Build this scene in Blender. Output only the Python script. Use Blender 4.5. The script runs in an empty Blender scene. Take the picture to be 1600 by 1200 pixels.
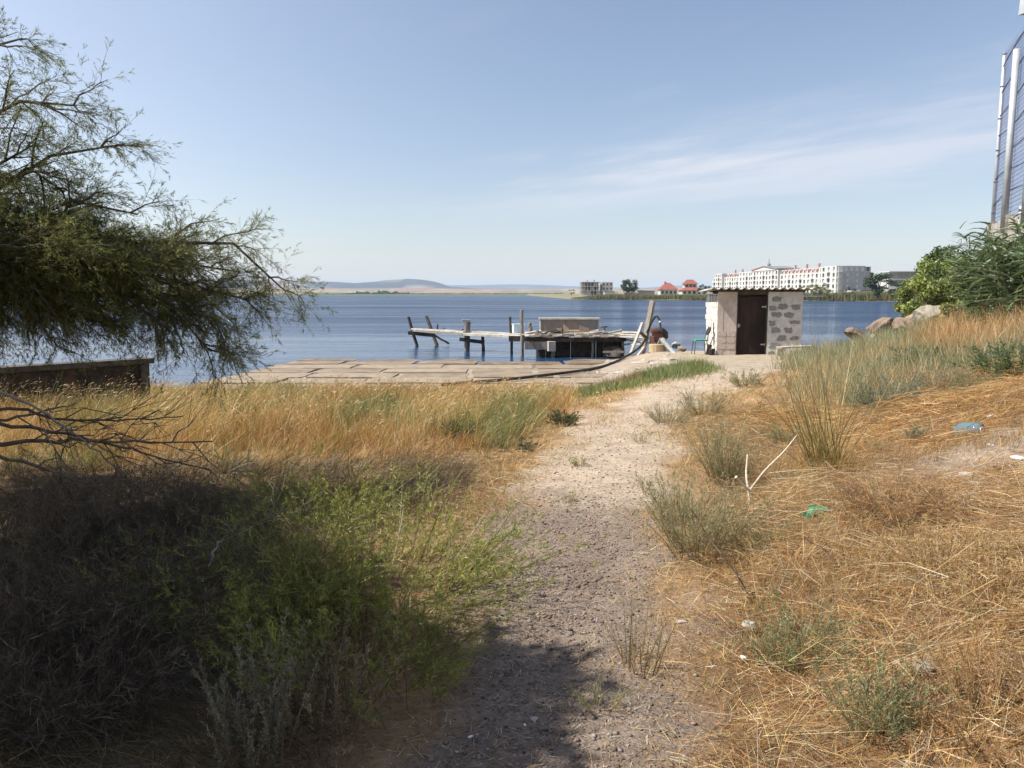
import bpy, math, random
import numpy as np
from mathutils import Vector, Matrix

# ------------------------------------------------------------------ camera, world, sun, exposure
sc = bpy.context.scene
C = sc.collection
CAM_Z, PITCH = 1.65, math.radians(6.7)
cam_d = bpy.data.cameras.new('camera'); cam = bpy.data.objects.new('camera', cam_d); C.objects.link(cam)
cam.location = (0, 0, CAM_Z); cam.rotation_euler = (math.radians(90) - PITCH, 0, 0)
cam_d.sensor_width = 36; cam_d.lens = 27.0; cam_d.clip_start = 0.05; cam_d.clip_end = 60000
sc.camera = cam

SUN = Vector((-1.0, -0.14, 1.28)).normalized()          # towards the sun
EL = math.asin(SUN.z); AZ = math.atan2(SUN.x, SUN.y)
world = bpy.data.worlds.new('World'); sc.world = world; world.use_nodes = True
wn, wl = world.node_tree.nodes, world.node_tree.links
wn.clear()
sky = wn.new('ShaderNodeTexSky'); sky.sky_type = 'NISHITA'; sky.sun_disc = False
sky.sun_elevation = EL; sky.sun_rotation = AZ
sky.altitude = 0; sky.air_density = 1.0; sky.dust_density = 0.5; sky.ozone_density = 4.0
bg = wn.new('ShaderNodeBackground'); bg.inputs['Strength'].default_value = 0.090
wo = wn.new('ShaderNodeOutputWorld')
# thin cirrus on a plane high above: direction / height
tc = wn.new('ShaderNodeTexCoord'); sx = wn.new('ShaderNodeSeparateXYZ'); wl.new(tc.outputs['Generated'], sx.inputs[0])
def wm(op, a, b=None, clamp=False):
    n = wn.new('ShaderNodeMath'); n.operation = op; n.use_clamp = clamp
    for i, v in enumerate((a, b)):
        if v is None: continue
        if isinstance(v, (int, float)): n.inputs[i].default_value = v
        else: wl.new(v, n.inputs[i])
    return n.outputs[0]
zc = wm('MAXIMUM', sx.outputs[2], 0.02)
qx = wm('DIVIDE', sx.outputs[0], zc); qy = wm('DIVIDE', sx.outputs[1], zc)
pp = wm('ADD', wm('MULTIPLY', qx, .84), wm('MULTIPLY', qy, .55))
ss = wm('ADD', wm('MULTIPLY', qx, -.55), wm('MULTIPLY', qy, .84))
cb = wn.new('ShaderNodeCombineXYZ'); wl.new(wm('MULTIPLY', pp, 1.5), cb.inputs[0]); wl.new(wm('MULTIPLY', ss, .55), cb.inputs[1])
nz = wn.new('ShaderNodeTexNoise'); nz.inputs['Scale'].default_value = 1.0; nz.inputs['Detail'].default_value = 7; nz.inputs['Roughness'].default_value = .62
wl.new(cb.outputs[0], nz.inputs['Vector'])
dp = wm('SUBTRACT', pp, 5.35)
dp = wm('ADD', dp, wm('MULTIPLY', wm('SUBTRACT', nz.outputs[0], .5), 4.2))
band = wm('POWER', 2.718, wm('MULTIPLY', wm('MULTIPLY', dp, dp), -.75))
ds = wm('MULTIPLY', wm('SUBTRACT', ss, 4.0), .24)
band = wm('MULTIPLY', band, wm('POWER', 2.718, wm('MULTIPLY', wm('MULTIPLY', ds, ds), -1.0)))
faint = wm('MULTIPLY', wm('SUBTRACT', nz.outputs[0], .58, True), .5)
mask = wm('MULTIPLY', wm('ADD', wm('MULTIPLY', band, wm('ADD', nz.outputs[0], .25)), faint), .60, True)
mask = wm('MULTIPLY', mask, wm('MULTIPLY', wm('SUBTRACT', sx.outputs[2], .035), 12, True), True)
# milky summer veil: thicker along the longer path near the horizon, brighter towards the sun
dt = wn.new('ShaderNodeVectorMath'); dt.operation = 'DOT_PRODUCT'; wl.new(tc.outputs['Generated'], dt.inputs[0]); dt.inputs[1].default_value = SUN
gl = wm('MAXIMUM', dt.outputs['Value'], 0.0); gl = wm('ADD', wm('MULTIPLY', wm('MULTIPLY', gl, gl), 8.0), .95)
vf = wm('SUBTRACT', 1.0, wm('POWER', 2.718, wm('DIVIDE', -.044, wm('ADD', wm('MAXIMUM', sx.outputs[2], 0.0), .028))))
vc = wn.new('ShaderNodeVectorMath'); vc.operation = 'SCALE'; vc.inputs[0].default_value = (6.8, 6.3, 5.6); wl.new(gl, vc.inputs['Scale'])
mv = wn.new('ShaderNodeMix'); mv.data_type = 'RGBA'; wl.new(vf, mv.inputs[0]); wl.new(sky.outputs[0], mv.inputs[6]); wl.new(vc.outputs[0], mv.inputs[7])
mx = wn.new('ShaderNodeMix'); mx.data_type = 'RGBA'
wl.new(mask, mx.inputs[0]); wl.new(mv.outputs[2], mx.inputs[6]); mx.inputs[7].default_value = (7.0, 6.6, 6.8, 1)
wl.new(mx.outputs[2], bg.inputs[0]); wl.new(bg.outputs[0], wo.inputs[0])

sd = bpy.data.lights.new('sun', 'SUN'); sun = bpy.data.objects.new('sun', sd); C.objects.link(sun)
sd.energy = 5.0; sd.angle = math.radians(.53); sd.color = (1, .95, .86)
sun.rotation_euler = SUN.to_track_quat('Z', 'Y').to_euler()
vs = sc.view_settings
vs.view_transform = 'Standard'; vs.look = 'None'; vs.exposure = 0.66; vs.gamma = 1; vs.use_curve_mapping = False
sc.cycles.use_denoising = True
sc.cycles.max_bounces = 6; sc.cycles.diffuse_bounces = 3; sc.cycles.glossy_bounces = 3; sc.cycles.transmission_bounces = 4
sc.cycles.transparent_max_bounces = 8; sc.cycles.volume_bounces = 0; sc.cycles.caustics_reflective = False; sc.cycles.caustics_refractive = False

# ------------------------------------------------------------------ helpers
rng = np.random.default_rng(7); random.seed(7)
WZ = -0.75                                               # water level
def at(px, py, Y):
    """a point of the photograph (1600 x 1200) at world distance Y"""
    u, v = (px - 800) / 1200, (600 - py) / 1200
    dy = math.cos(PITCH) + v * math.sin(PITCH); dz = -math.sin(PITCH) + v * math.cos(PITCH)
    k = Y / dy
    return np.array((u * k, Y, CAM_Z + dz * k))
def sstep(a, b, x):
    t = np.clip((x - a) / (b - a), 0, 1); return t * t * (3 - 2 * t)
def _hash(ix, iy, s):
    n = (ix.astype(np.int64) * 374761393 + iy.astype(np.int64) * 668265263 + s * 982451653) & 0x7fffffff
    n = ((n ^ (n >> 13)) * 1274126177) & 0x7fffffff
    return ((n ^ (n >> 16)) & 0xffff) / 65535.0
def vnoise(x, y, s=0):
    x = np.asarray(x, float); y = np.asarray(y, float)
    ix, iy = np.floor(x), np.floor(y); fx, fy = x - ix, y - iy
    fx = fx * fx * (3 - 2 * fx); fy = fy * fy * (3 - 2 * fy)
    a, b, c, d = _hash(ix, iy, s), _hash(ix + 1, iy, s), _hash(ix, iy + 1, s), _hash(ix + 1, iy + 1, s)
    return (a + (b - a) * fx) * (1 - fy) + (c + (d - c) * fx) * fy
def fbm(x, y, s=0, o=4):
    r, a, t = 0, .5, 0
    for i in range(o):
        r = r + a * vnoise(x * 2 ** i, y * 2 ** i, s + i); t += a; a *= .5
    return r / t                                         # 0..1
def unit(v): return v / np.maximum(np.linalg.norm(v, axis=-1, keepdims=True), 1e-9)
def rvec(n): return unit(rng.normal(size=(n, 3)))

def raw_mesh(name, verts, faces, k, mat, parent=None, col=None, smooth=False):
    """verts (N,3), faces (M,k) -> one mesh object, optional point colours (N,3)"""
    me = bpy.data.meshes.new(name); n, m = len(verts), len(faces)
    me.vertices.add(n); me.vertices.foreach_set('co', np.asarray(verts, np.float32).ravel())
    me.loops.add(m * k); me.loops.foreach_set('vertex_index', np.asarray(faces, np.int32).ravel())
    me.polygons.add(m); me.polygons.foreach_set('loop_start', np.arange(0, m * k, k, dtype=np.int32))
    if smooth: me.polygons.foreach_set('use_smooth', np.ones(m, bool))
    me.update(calc_edges=True)
    if col is not None:
        ca = me.color_attributes.new('Col', 'FLOAT_COLOR', 'POINT')
        ca.data.foreach_set('color', np.concatenate([np.asarray(col, np.float32), np.ones((n, 1), np.float32)], 1).ravel())
    me.materials.append(mat)
    o = bpy.data.objects.new(name, me); C.objects.link(o)
    if parent is not None: o.parent = parent; o.location = -parent.location
    return o
def thing(name, label, cat, loc=(0, 0, 0), group=None):
    o = bpy.data.objects.new(name, None); C.objects.link(o); o.location = [float(v) for v in loc]; o.empty_display_size = .1
    o['label'] = label; o['category'] = cat
    if group: o['group'] = group
    return o
def tag(o, label, cat, group=None):
    o['label'] = label; o['category'] = cat
    if group: o['group'] = group
    return o
def kind(o, k, label=None, cat=None):
    o['kind'] = k
    if label: o['label'] = label
    if cat: o['category'] = cat
    return o

class MB:
    def __init__(s): s.v = []; s.f = []
    def add(s, vs, fs):
        b = len(s.v); s.v += [tuple(map(float, p)) for p in vs]; s.f += [tuple(b + i for i in f) for f in fs]; return s
    def box(s, c, size, rz=0, rx=0, ry=0):
        R = Matrix.Rotation(rz, 3, 'Z') @ Matrix.Rotation(ry, 3, 'Y') @ Matrix.Rotation(rx, 3, 'X'); c = Vector([float(q) for q in c])
        h = [q / 2 for q in size]
        vs = [c + R @ Vector((x * h[0], y * h[1], z * h[2])) for z in (-1, 1) for y in (-1, 1) for x in (-1, 1)]
        return s.add(vs, [(0, 2, 3, 1), (4, 5, 7, 6), (0, 1, 5, 4), (2, 6, 7, 3), (0, 4, 6, 2), (1, 3, 7, 5)])
    def bar(s, p, q, w, h, roll=0):
        """rectangular bar from p to q; w across, h thick"""
        p, q = Vector([float(a) for a in p]), Vector([float(a) for a in q]); d = (q - p).normalized()
        up = Vector((0, 0, 1)) if abs(d.z) < .95 else Vector((0, 1, 0))
        a = d.cross(up).normalized(); b = a.cross(d).normalized()
        a, b = a * math.cos(roll) + b * math.sin(roll), b * math.cos(roll) - a * math.sin(roll)
        vs = [e + a * (i * w / 2) + b * (j * h / 2) for e in (p, q) for i, j in ((-1, -1), (1, -1), (1, 1), (-1, 1))]
        return s.add(vs, [(0, 3, 2, 1), (4, 5, 6, 7), (0, 1, 5, 4), (1, 2, 6, 5), (2, 3, 7, 6), (3, 0, 4, 7)])
    def tube(s, pts, r, n=8, cap=True):
        P = np.asarray(pts, float); m = len(P); r = np.broadcast_to(r, (m,))
        T = unit(np.gradient(P, axis=0)); a = np.cross(T[0], (0, 0, 1.0)); a = a if np.linalg.norm(a) > .05 else np.cross(T[0], (0, 1.0, 0))
        a = a / np.linalg.norm(a); vs = []
        for i in range(m):
            a = a - T[i] * np.dot(a, T[i]); a /= np.linalg.norm(a); b = np.cross(T[i], a)
            vs += [P[i] + r[i] * (a * math.cos(t) + b * math.sin(t)) for t in np.arange(n) * 2 * math.pi / n]
        fs = [(i * n + j, i * n + (j + 1) % n, (i + 1) * n + (j + 1) % n, (i + 1) * n + j) for i in range(m - 1) for j in range(n)]
        if cap: fs += [tuple(range(n - 1, -1, -1)), tuple((m - 1) * n + j for j in range(n))]
        return s.add(vs, fs)
    def prism(s, poly, d):
        """closed polygon (list of 3-D points) extruded by vector d"""
        n = len(poly); d = np.asarray(d, float)
        vs = [np.asarray(p, float) for p in poly] + [np.asarray(p, float) + d for p in poly]
        return s.add(vs, [tuple(range(n - 1, -1, -1)), tuple(range(n, 2 * n))] + [(i, (i + 1) % n, n + (i + 1) % n, n + i) for i in range(n)])
    def obj(s, name, mat, parent=None, smooth=False, xf=None):
        me = bpy.data.meshes.new(name)
        me.from_pydata([tuple(xf @ Vector(p)) for p in s.v] if xf else s.v, [], s.f); me.materials.append(mat)
        if smooth: me.polygons.foreach_set('use_smooth', [True] * len(me.polygons))
        me.update()
        o = bpy.data.objects.new(name, me); C.objects.link(o)
        if parent is not None:
            o.parent = parent; q = parent; l = Vector((0, 0, 0))
            while q is not None: l = l + q.location; q = q.parent
            o.location = -l
        return o

# ---- materials
def node_mat(name):
    m = bpy.data.materials.new(name); m.use_nodes = True; nt = m.node_tree
    return m, nt.nodes, nt.links, nt.nodes['Principled BSDF']
def lin(r, g, b):
    f = lambda c: (c / 255 / 12.92) if c <= 10 else ((c / 255 + .055) / 1.055) ** 2.4
    return (f(r), f(g), f(b))
def pmat(name, c1, c2, scale=4, rough=.8, bump=.3, detail=6, c3=None, stretch=(1, 1, 1), metal=0, bdist=.02, spec=.3, thr=(.35, .65)):
    """two or three colours mixed by noise in world/object space + bump"""
    m, N, L, P = node_mat(name)
    t = N.new('ShaderNodeTexCoord'); mp = N.new('ShaderNodeMapping'); mp.inputs['Scale'].default_value = stretch
    L.new(t.outputs['Object'], mp.inputs[0])
    n = N.new('ShaderNodeTexNoise'); n.inputs['Scale'].default_value = scale; n.inputs['Detail'].default_value = detail; n.inputs['Roughness'].default_value = .65
    L.new(mp.outputs[0], n.inputs['Vector'])
    r = N.new('ShaderNodeValToRGB'); r.color_ramp.elements[0].position = thr[0]; r.color_ramp.elements[1].position = thr[1]
    r.color_ramp.elements[0].color = (*c1, 1); r.color_ramp.elements[1].color = (*c2, 1)
    L.new(n.outputs[0], r.inputs[0]); out = r.outputs[0]
    if c3:
        n2 = N.new('ShaderNodeTexNoise'); n2.inputs['Scale'].default_value = scale * .37; n2.inputs['Detail'].default_value = 8; n2.inputs['Roughness'].default_value = .7
        L.new(mp.outputs[0], n2.inputs['Vector'])
        r2 = N.new('ShaderNodeValToRGB'); r2.color_ramp.elements[0].position = .52; r2.color_ramp.elements[1].position = .62
        L.new(n2.outputs[0], r2.inputs[0])
        x = N.new('ShaderNodeMix'); x.data_type = 'RGBA'; L.new(r2.outputs[0], x.inputs[0]); L.new(out, x.inputs[6]); x.inputs[7].default_value = (*c3, 1); out = x.outputs[2]
    L.new(out, P.inputs['Base Color'])
    P.inputs['Roughness'].default_value = rough; P.inputs['Metallic'].default_value = metal; P.inputs['Specular IOR Level'].default_value = spec
    if bump:
        n3 = N.new('ShaderNodeTexNoise'); n3.inputs['Scale'].default_value = scale * 4; n3.inputs['Detail'].default_value = 5
        L.new(mp.outputs[0], n3.inputs['Vector'])
        b = N.new('ShaderNodeBump'); b.inputs['Strength'].default_value = bump; b.inputs['Distance'].default_value = bdist
        L.new(n3.outputs[0], b.inputs['Height']); L.new(b.outputs[0], P.inputs['Normal'])
    return m
def leaf_mat(name, trans=.35, gloss=.08, rough=.5):
    """colour from the point attribute Col; light passes through thin leaves"""
    m = bpy.data.materials.new(name); m.use_nodes = True; N, L = m.node_tree.nodes, m.node_tree.links; N.clear()
    o = N.new('ShaderNodeOutputMaterial'); a = N.new('ShaderNodeAttribute'); a.attribute_name = 'Col'
    d = N.new('ShaderNodeBsdfDiffuse'); t = N.new('ShaderNodeBsdfTranslucent'); g = N.new('ShaderNodeBsdfGlossy'); g.inputs['Roughness'].default_value = rough
    L.new(a.outputs[0], d.inputs[0]); L.new(a.outputs[0], t.inputs[0])
    m1 = N.new('ShaderNodeMixShader'); m1.inputs[0].default_value = trans; L.new(d.outputs[0], m1.inputs[1]); L.new(t.outputs[0], m1.inputs[2])
    m2 = N.new('ShaderNodeMixShader'); m2.inputs[0].default_value = gloss; L.new(m1.outputs[0], m2.inputs[1]); L.new(g.outputs[0], m2.inputs[2])
    L.new(m2.outputs[0], o.inputs[0]); return m
M_GRASS = leaf_mat('dry_blade', .3, .05); M_LEAF = leaf_mat('green_leaf', .4, .05); M_TAM = leaf_mat('feathery_leaf', .45, .03)

# ---- vegetation geometry
def strips(base, d, L, w, bend, segs, col, side=None):
    """N tapering blades; base,d,bend (N,3), L,w (N,), col (N,3)"""
    N = len(base); L = np.broadcast_to(L, (N,)); w = np.broadcast_to(w, (N,))
    if side is None: side = unit(np.cross(d, rvec(N)))
    t = np.linspace(0, 1, segs + 1)
    pts = base[:, None] + (d * L[:, None])[:, None] * t[None, :, None] + (bend * L[:, None])[:, None] * (t ** 2)[None, :, None]
    wd = w[:, None] * (1 - t[None]) ** .6 * .5
    a = pts[:, :-1] - side[:, None] * wd[:, :-1, None]; b = pts[:, :-1] + side[:, None] * wd[:, :-1, None]
    v = np.empty((N, 2 * segs + 1, 3)); v[:, 0:2 * segs:2] = a; v[:, 1:2 * segs:2] = b; v[:, 2 * segs] = pts[:, -1]
    tr = []
    for i in range(segs - 1): q = 2 * i; tr += [(q, q + 1, q + 3), (q, q + 3, q + 2)]
    q = 2 * segs - 2; tr.append((q, q + 1, q + 2))
    k = 2 * segs + 1
    f = (np.arange(N) * k)[:, None, None] + np.array(tr)[None]
    return v.reshape(-1, 3), f.reshape(-1, 3), np.repeat(np.broadcast_to(col, (N, 3)), k, 0)
def join(parts):
    V, F, K, b = [], [], [], 0
    for v, f, c in parts: V.append(v); F.append(f + b); K.append(c); b += len(v)
    return np.concatenate(V), np.concatenate(F), np.concatenate(K)
def veg(name, parts, mat, parent=None):
    v, f, c = join(parts) if isinstance(parts, list) else parts
    return raw_mesh(name, v, f, 3, mat, parent, c)
def pick(n, pal, wts=None, jit=.15):
    pal = np.array(pal); wts = None if wts is None else np.array(wts) / np.sum(wts)
    c = pal[rng.choice(len(pal), n, p=wts)]
    return np.clip(c * .86 * (1 + rng.normal(0, jit, (n, 1))) * (1 + rng.normal(0, jit * .3, (n, 3))), .005, .95)
STRAW = [(.62, .44, .15), (.56, .36, .11), (.68, .52, .23), (.50, .28, .08), (.42, .21, .065), (.38, .33, .12)]
GREENS = [(.13, .17, .05), (.19, .22, .07), (.09, .13, .04)]
SAGE = [(.24, .27, .16), (.30, .31, .19), (.18, .22, .12), (.38, .33, .17)]
def updir(n, spread, lean=(0, 0, 0)):
    return unit(np.array([0, 0, 1.0]) + rng.normal(0, spread, (n, 3)) * (1, 1, .2) + np.array(lean))
def twigs_along(p0, p1, n, L, ang, droop=0.0):
    """n twig starts spread along segments p0->p1 (S,3); returns base, dir, len, owner"""
    S = len(p0); own = np.repeat(np.arange(S), n); t = rng.uniform(.12, 1, S * n)
    ax = unit(p1 - p0)[own]; b = p0[own] + (p1 - p0)[own] * t[:, None]
    sd = unit(np.cross(ax, rvec(S * n)))
    d = unit(ax * math.cos(ang) + sd * math.sin(ang) + np.array([0, 0, -droop]))
    return b, d, L * (1.1 - .6 * t) * rng.uniform(.6, 1.3, S * n), own
def limb(p, q, sag, n=7, wob=.05):
    p, q = np.asarray(p, float), np.asarray(q, float); t = np.linspace(0, 1, n)[:, None]
    P = p + (q - p) * t + np.array([0, 0, 1.0]) * sag * (4 * t * (1 - t))
    P[1:-1] += rng.normal(0, wob * np.linalg.norm(q - p) / n, (n - 2, 3)); return P

# ------------------------------------------------------------------ terrain
def xedge(y): return np.interp(y, [7, 11, 16, 20, 28], [-.6, .8, 2.0, 3.2, 4.2])
def pathc(y): return np.interp(y, [-5, 0, 2.7, 4.9, 7, 11, 16, 22], [-.3, -.15, .05, .45, .82, 1.75, 3.8, 6.2])
def pathw(y): return np.interp(y, [-5, 2.7, 4.9, 7, 9, 12, 16, 22], [.42, .34, .50, .68, .68, .62, 1.0, 2.0])
def H(x, y, fine=True):
    x = np.asarray(x, float); y = np.asarray(y, float)
    left = np.interp(y, [-20, 7, 12, 15, 17, 19.5, 28.5, 33, 60], [.1, -.06, -.30, -.52, -.67, -.66, -.78, -1.6, -4])
    lleft = np.interp(y, [-20, 7, 12, 15, 17, 19.5, 24, 60], [.1, -.06, -.30, -.50, -.60, -.80, -1.5, -4])
    right = np.interp(y, [-20, 24, 27, 28.3, 33, 60], [.25, -.30, -.36, -.78, -1.7, -4])
    left = left + (lleft - left) * (1 - sstep(-8.9, -7.9, x))
    xe = xedge(y); wl_ = 1 - sstep(xe - 1.3, xe + 1.3, x)
    z = right + (left - right) * wl_
    t = x - (.9 + .35 * y); b = .3 * (np.sqrt(t * t + .6) + t) * .5
    b = 2.2 * np.tanh(b / 2.2); z = z + b * (1 - sstep(24, 28, y))
    z = z + .30 * np.exp(-((x - 2.35) / .6) ** 2 - ((y - 3.55) / .55) ** 2) + .22 * np.exp(-((x - 1.75) / .45) ** 2 - ((y - 2.7) / .4) ** 2) \
          - .16 * np.exp(-((x - 1.78) / .2) ** 2 - ((y - 3.2) / .16) ** 2) + .18 * np.exp(-((x - 2.5) / .9) ** 2 - ((y - 5.0) / .7) ** 2) + .15 * np.exp(-((x - 4.6) / 1.) ** 2 - ((y - 8.6) / .7) ** 2)
    if fine:
        off = sstep(0, .6, np.abs(x - pathc(y)) - pathw(y)) * (1 - sstep(17, 19, y))
        z = z + (fbm(x * .9, y * .9, 3) - .5) * (.05 + .16 * off) + (fbm(x * 1.9 + 7, y * 1.9, 4) - .5) * .20 * off * sstep(0, 1, x - pathc(y)) + (fbm(x * 5, y * 5, 9, 3) - .5) * (.018 + .03 * off)
    return z
def pathmask(x, y):
    d = np.abs(x - pathc(y)) - pathw(y) + (fbm(x * 1.8, y * 1.8, 21) - .5) * 1.35
    return (1 - sstep(-.12, .28, d)) * (y < 30)
def grid(a):
    out = []
    for s, e, n in a: out.append(np.linspace(s, e, n, endpoint=False))
    return np.concatenate(out)
gx = np.append(grid([(-9000, -300, 6), (-300, -40, 8), (-40, -12, 28), (-12, -6, 24), (-6, 6, 160), (6, 16, 40), (16, 40, 24), (40, 300, 8), (300, 9000, 6)]), 9000)
gy = np.append(grid([(-9000, -300, 6), (-300, -20, 8), (-20, 1, 20), (1, 10, 120), (10, 31, 84), (31, 60, 15), (60, 400, 5)]), 400)
X, Y = np.meshgrid(gx, gy); X, Y = X.ravel(), Y.ravel(); Z = H(X, Y)
n_ = len(gx); i_ = np.arange((len(gy) - 1) * (n_ - 1)); a_ = (i_ // (n_ - 1)) * n_ + i_ % (n_ - 1)
F = np.stack([a_, a_ + 1, a_ + n_ + 1, a_ + n_], 1)
pm = pathmask(X, Y)[:, None]
soil = np.array((.30, .19, .10)) * (.75 + .5 * fbm(X * 2.2, Y * 2.2, 5)[:, None])
shade_thatch = np.array((.17, .105, .055)); tm = sstep(.1, .6, X - pathc(Y) - pathw(Y)) * (1 - sstep(11, 13, Y)) * (Y > 0); soil = soil + (shade_thatch - soil) * (tm * .8)[:, None]  # thatch brown, darkened so gaps in the straw read as shade
shade_soil = np.array((.15, .11, .065)); lm = (1 - sstep(-1.5, -.6, X + (fbm(X, Y, 8) - .5)) ) * (1 - sstep(6.2, 7.4, Y))  # soil colour darkened under the tree to carry its shade
soil = soil + (shade_soil - soil) * lm[:, None]
pale = np.array((.42, .33, .245)); coarse = np.array((.235, .18, .14))
cm = (1 - sstep(5.0, 7.0, Y + (fbm(X * 1.3, Y * 1.3, 31) - .5) * 2.6))[:, None]
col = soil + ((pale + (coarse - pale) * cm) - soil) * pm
pad = (sstep(17.5, 19.5, Y) * sstep(xedge(Y) - .5, xedge(Y) + 1.5, X) * (1 - sstep(9, 11, X)))[:, None]
col = col + (np.array((.36, .295, .22)) - col) * pad
sh = (sstep(18.2, 19.6, Y) * (1 - sstep(xedge(Y) - .5, xedge(Y) + 1.2, X)))[:, None]
col = col + (np.array((.34, .28, .22)) - col) * sh
wet = (1 - sstep(WZ - .02, WZ + .05, Z))[:, None]
col = col + (np.array((.07, .055, .035)) - col) * wet
deb = np.exp(-((X - 4.5) / .95) ** 2 - ((Y - 7.0) / .95) ** 2)[:, None]
col = col + (np.array((.33, .27, .22)) - col) * np.clip(deb * 1.4, 0, 1)
m, N, L, P = node_mat('ground_soil')
a = N.new('ShaderNodeAttribute'); a.attribute_name = 'Col'
t = N.new('ShaderNodeTexCoord')
n1 = N.new('ShaderNodeTexNoise'); n1.inputs['Scale'].default_value = 26; n1.inputs['Detail'].default_value = 8; n1.inputs['Roughness'].default_value = .75
n2 = N.new('ShaderNodeTexVoronoi'); n2.inputs['Scale'].default_value = 60
n3 = N.new('ShaderNodeTexNoise'); n3.inputs['Scale'].default_value = 3.2; n3.inputs['Detail'].default_value = 6
for q in (n1, n2, n3): L.new(t.outputs['Object'], q.inputs['Vector'])
rr = N.new('ShaderNodeMapRange'); rr.inputs[1].default_value = .3; rr.inputs[2].default_value = .7; rr.inputs[3].default_value = .55; rr.inputs[4].default_value = 1.4; L.new(n1.outputs[0], rr.inputs[0])
r3 = N.new('ShaderNodeMapRange'); r3.inputs[1].default_value = .3; r3.inputs[2].default_value = .7; r3.inputs[3].default_value = .8; r3.inputs[4].default_value = 1.15; L.new(n3.outputs[0], r3.inputs[0])
mu = N.new('ShaderNodeMath'); mu.operation = 'MULTIPLY'; L.new(rr.outputs[0], mu.inputs[0]); L.new(r3.outputs[0], mu.inputs[1])
x = N.new('ShaderNodeVectorMath'); x.operation = 'SCALE'; L.new(a.outputs[0], x.inputs[0]); L.new(mu.outputs[0], x.inputs['Scale'])
L.new(x.outputs[0], P.inputs['Base Color']); P.inputs['Roughness'].default_value = .95; P.inputs['Specular IOR Level'].default_value = .15
b1 = N.new('ShaderNodeBump'); b1.inputs['Strength'].default_value = .9; b1.inputs['Distance'].default_value = .02; L.new(n1.outputs[0], b1.inputs['Height'])
b2 = N.new('ShaderNodeBump'); b2.inputs['Strength'].default_value = .5; b2.inputs['Distance'].default_value = .012; L.new(n2.outputs[0], b2.inputs['Height']); L.new(b1.outputs[0], b2.inputs['Normal'])
L.new(b2.outputs[0], P.inputs['Normal'])
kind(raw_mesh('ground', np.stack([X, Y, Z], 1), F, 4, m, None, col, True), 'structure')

# ---- water: one sheet, rippled; calmer in the lee of the shore
m, N, L, P = node_mat('lake_water')
P.inputs['Base Color'].default_value = (.014, .046, .115, 1); P.inputs['Roughness'].default_value = .10; P.inputs['IOR'].default_value = 1.33
t = N.new('ShaderNodeTexCoord')
def wnoise(scale, detail, stretch):
    mp = N.new('ShaderNodeMapping'); mp.inputs['Scale'].default_value = stretch; mp.inputs['Rotation'].default_value = (0, 0, .25); L.new(t.outputs['Object'], mp.inputs[0])
    q = N.new('ShaderNodeTexNoise'); q.inputs['Scale'].default_value = scale; q.inputs['Detail'].default_value = detail; q.inputs['Roughness'].default_value = .6
    L.new(mp.outputs[0], q.inputs['Vector']); return q.outputs[0]
w1 = wnoise(1.6, 5, (.55, 1.3, 1)); w2 = wnoise(.25, 4, (.5, 1.6, 1)); w3 = wnoise(.035, 4, (.35, 1.5, 1))
sp = N.new('ShaderNodeSeparateXYZ'); L.new(t.outputs['Object'], sp.inputs[0])
mr = N.new('ShaderNodeMapRange'); mr.interpolation_type = 'SMOOTHSTEP'; mr.inputs[1].default_value = 30; mr.inputs[2].default_value = 85; mr.inputs[3].default_value = .13; mr.inputs[4].default_value = 1
ad = N.new('ShaderNodeMath'); ad.operation = 'MULTIPLY_ADD'; L.new(w3, ad.inputs[0]); ad.inputs[1].default_value = 40; L.new(sp.outputs[1], ad.inputs[2])
sb = N.new('ShaderNodeMath'); sb.operation = 'SUBTRACT'; L.new(ad.outputs[0], sb.inputs[0]); sb.inputs[1].default_value = 20; L.new(sb.outputs[0], mr.inputs[0])
gust = N.new('ShaderNodeMapRange'); gust.inputs[1].default_value = .35; gust.inputs[2].default_value = .65; gust.inputs[3].default_value = .3; gust.inputs[4].default_value = 1.5; L.new(w3, gust.inputs[0])
st = N.new('ShaderNodeMath'); st.operation = 'MULTIPLY'; L.new(mr.outputs[0], st.inputs[0]); L.new(gust.outputs[0], st.inputs[1])
b1 = N.new('ShaderNodeBump'); b1.inputs['Distance'].default_value = .6; L.new(w1, b1.inputs['Height']); L.new(st.outputs[0], b1.inputs['Strength'])
b2 = N.new('ShaderNodeBump'); b2.inputs['Distance'].default_value = 1.8; L.new(w2, b2.inputs['Height']); L.new(st.outputs[0], b2.inputs['Strength']); L.new(b1.outputs[0], b2.inputs['Normal'])
L.new(b2.outputs[0], P.inputs['Normal'])
df = N.new('ShaderNodeBsdfDiffuse'); df.inputs[0].default_value = (.042, .068, .114, 1); mxw = N.new('ShaderNodeMixShader')
fw = N.new('ShaderNodeMath'); fw.operation = 'MULTIPLY'; fw.inputs[1].default_value = .55; fw.use_clamp = True; L.new(st.outputs[0], fw.inputs[0]); L.new(fw.outputs[0], mxw.inputs[0])
L.new(P.outputs[0], mxw.inputs[1]); L.new(df.outputs[0], mxw.inputs[2]); L.new(mxw.outputs[0], N['Material Output'].inputs[0])
M_WATER = m
kind(MB().add([(-8000, 12, WZ), (8000, 12, WZ), (8000, 6000, WZ), (-8000, 6000, WZ)], [(0, 1, 2, 3)]).obj('water', m), 'structure')

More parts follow.
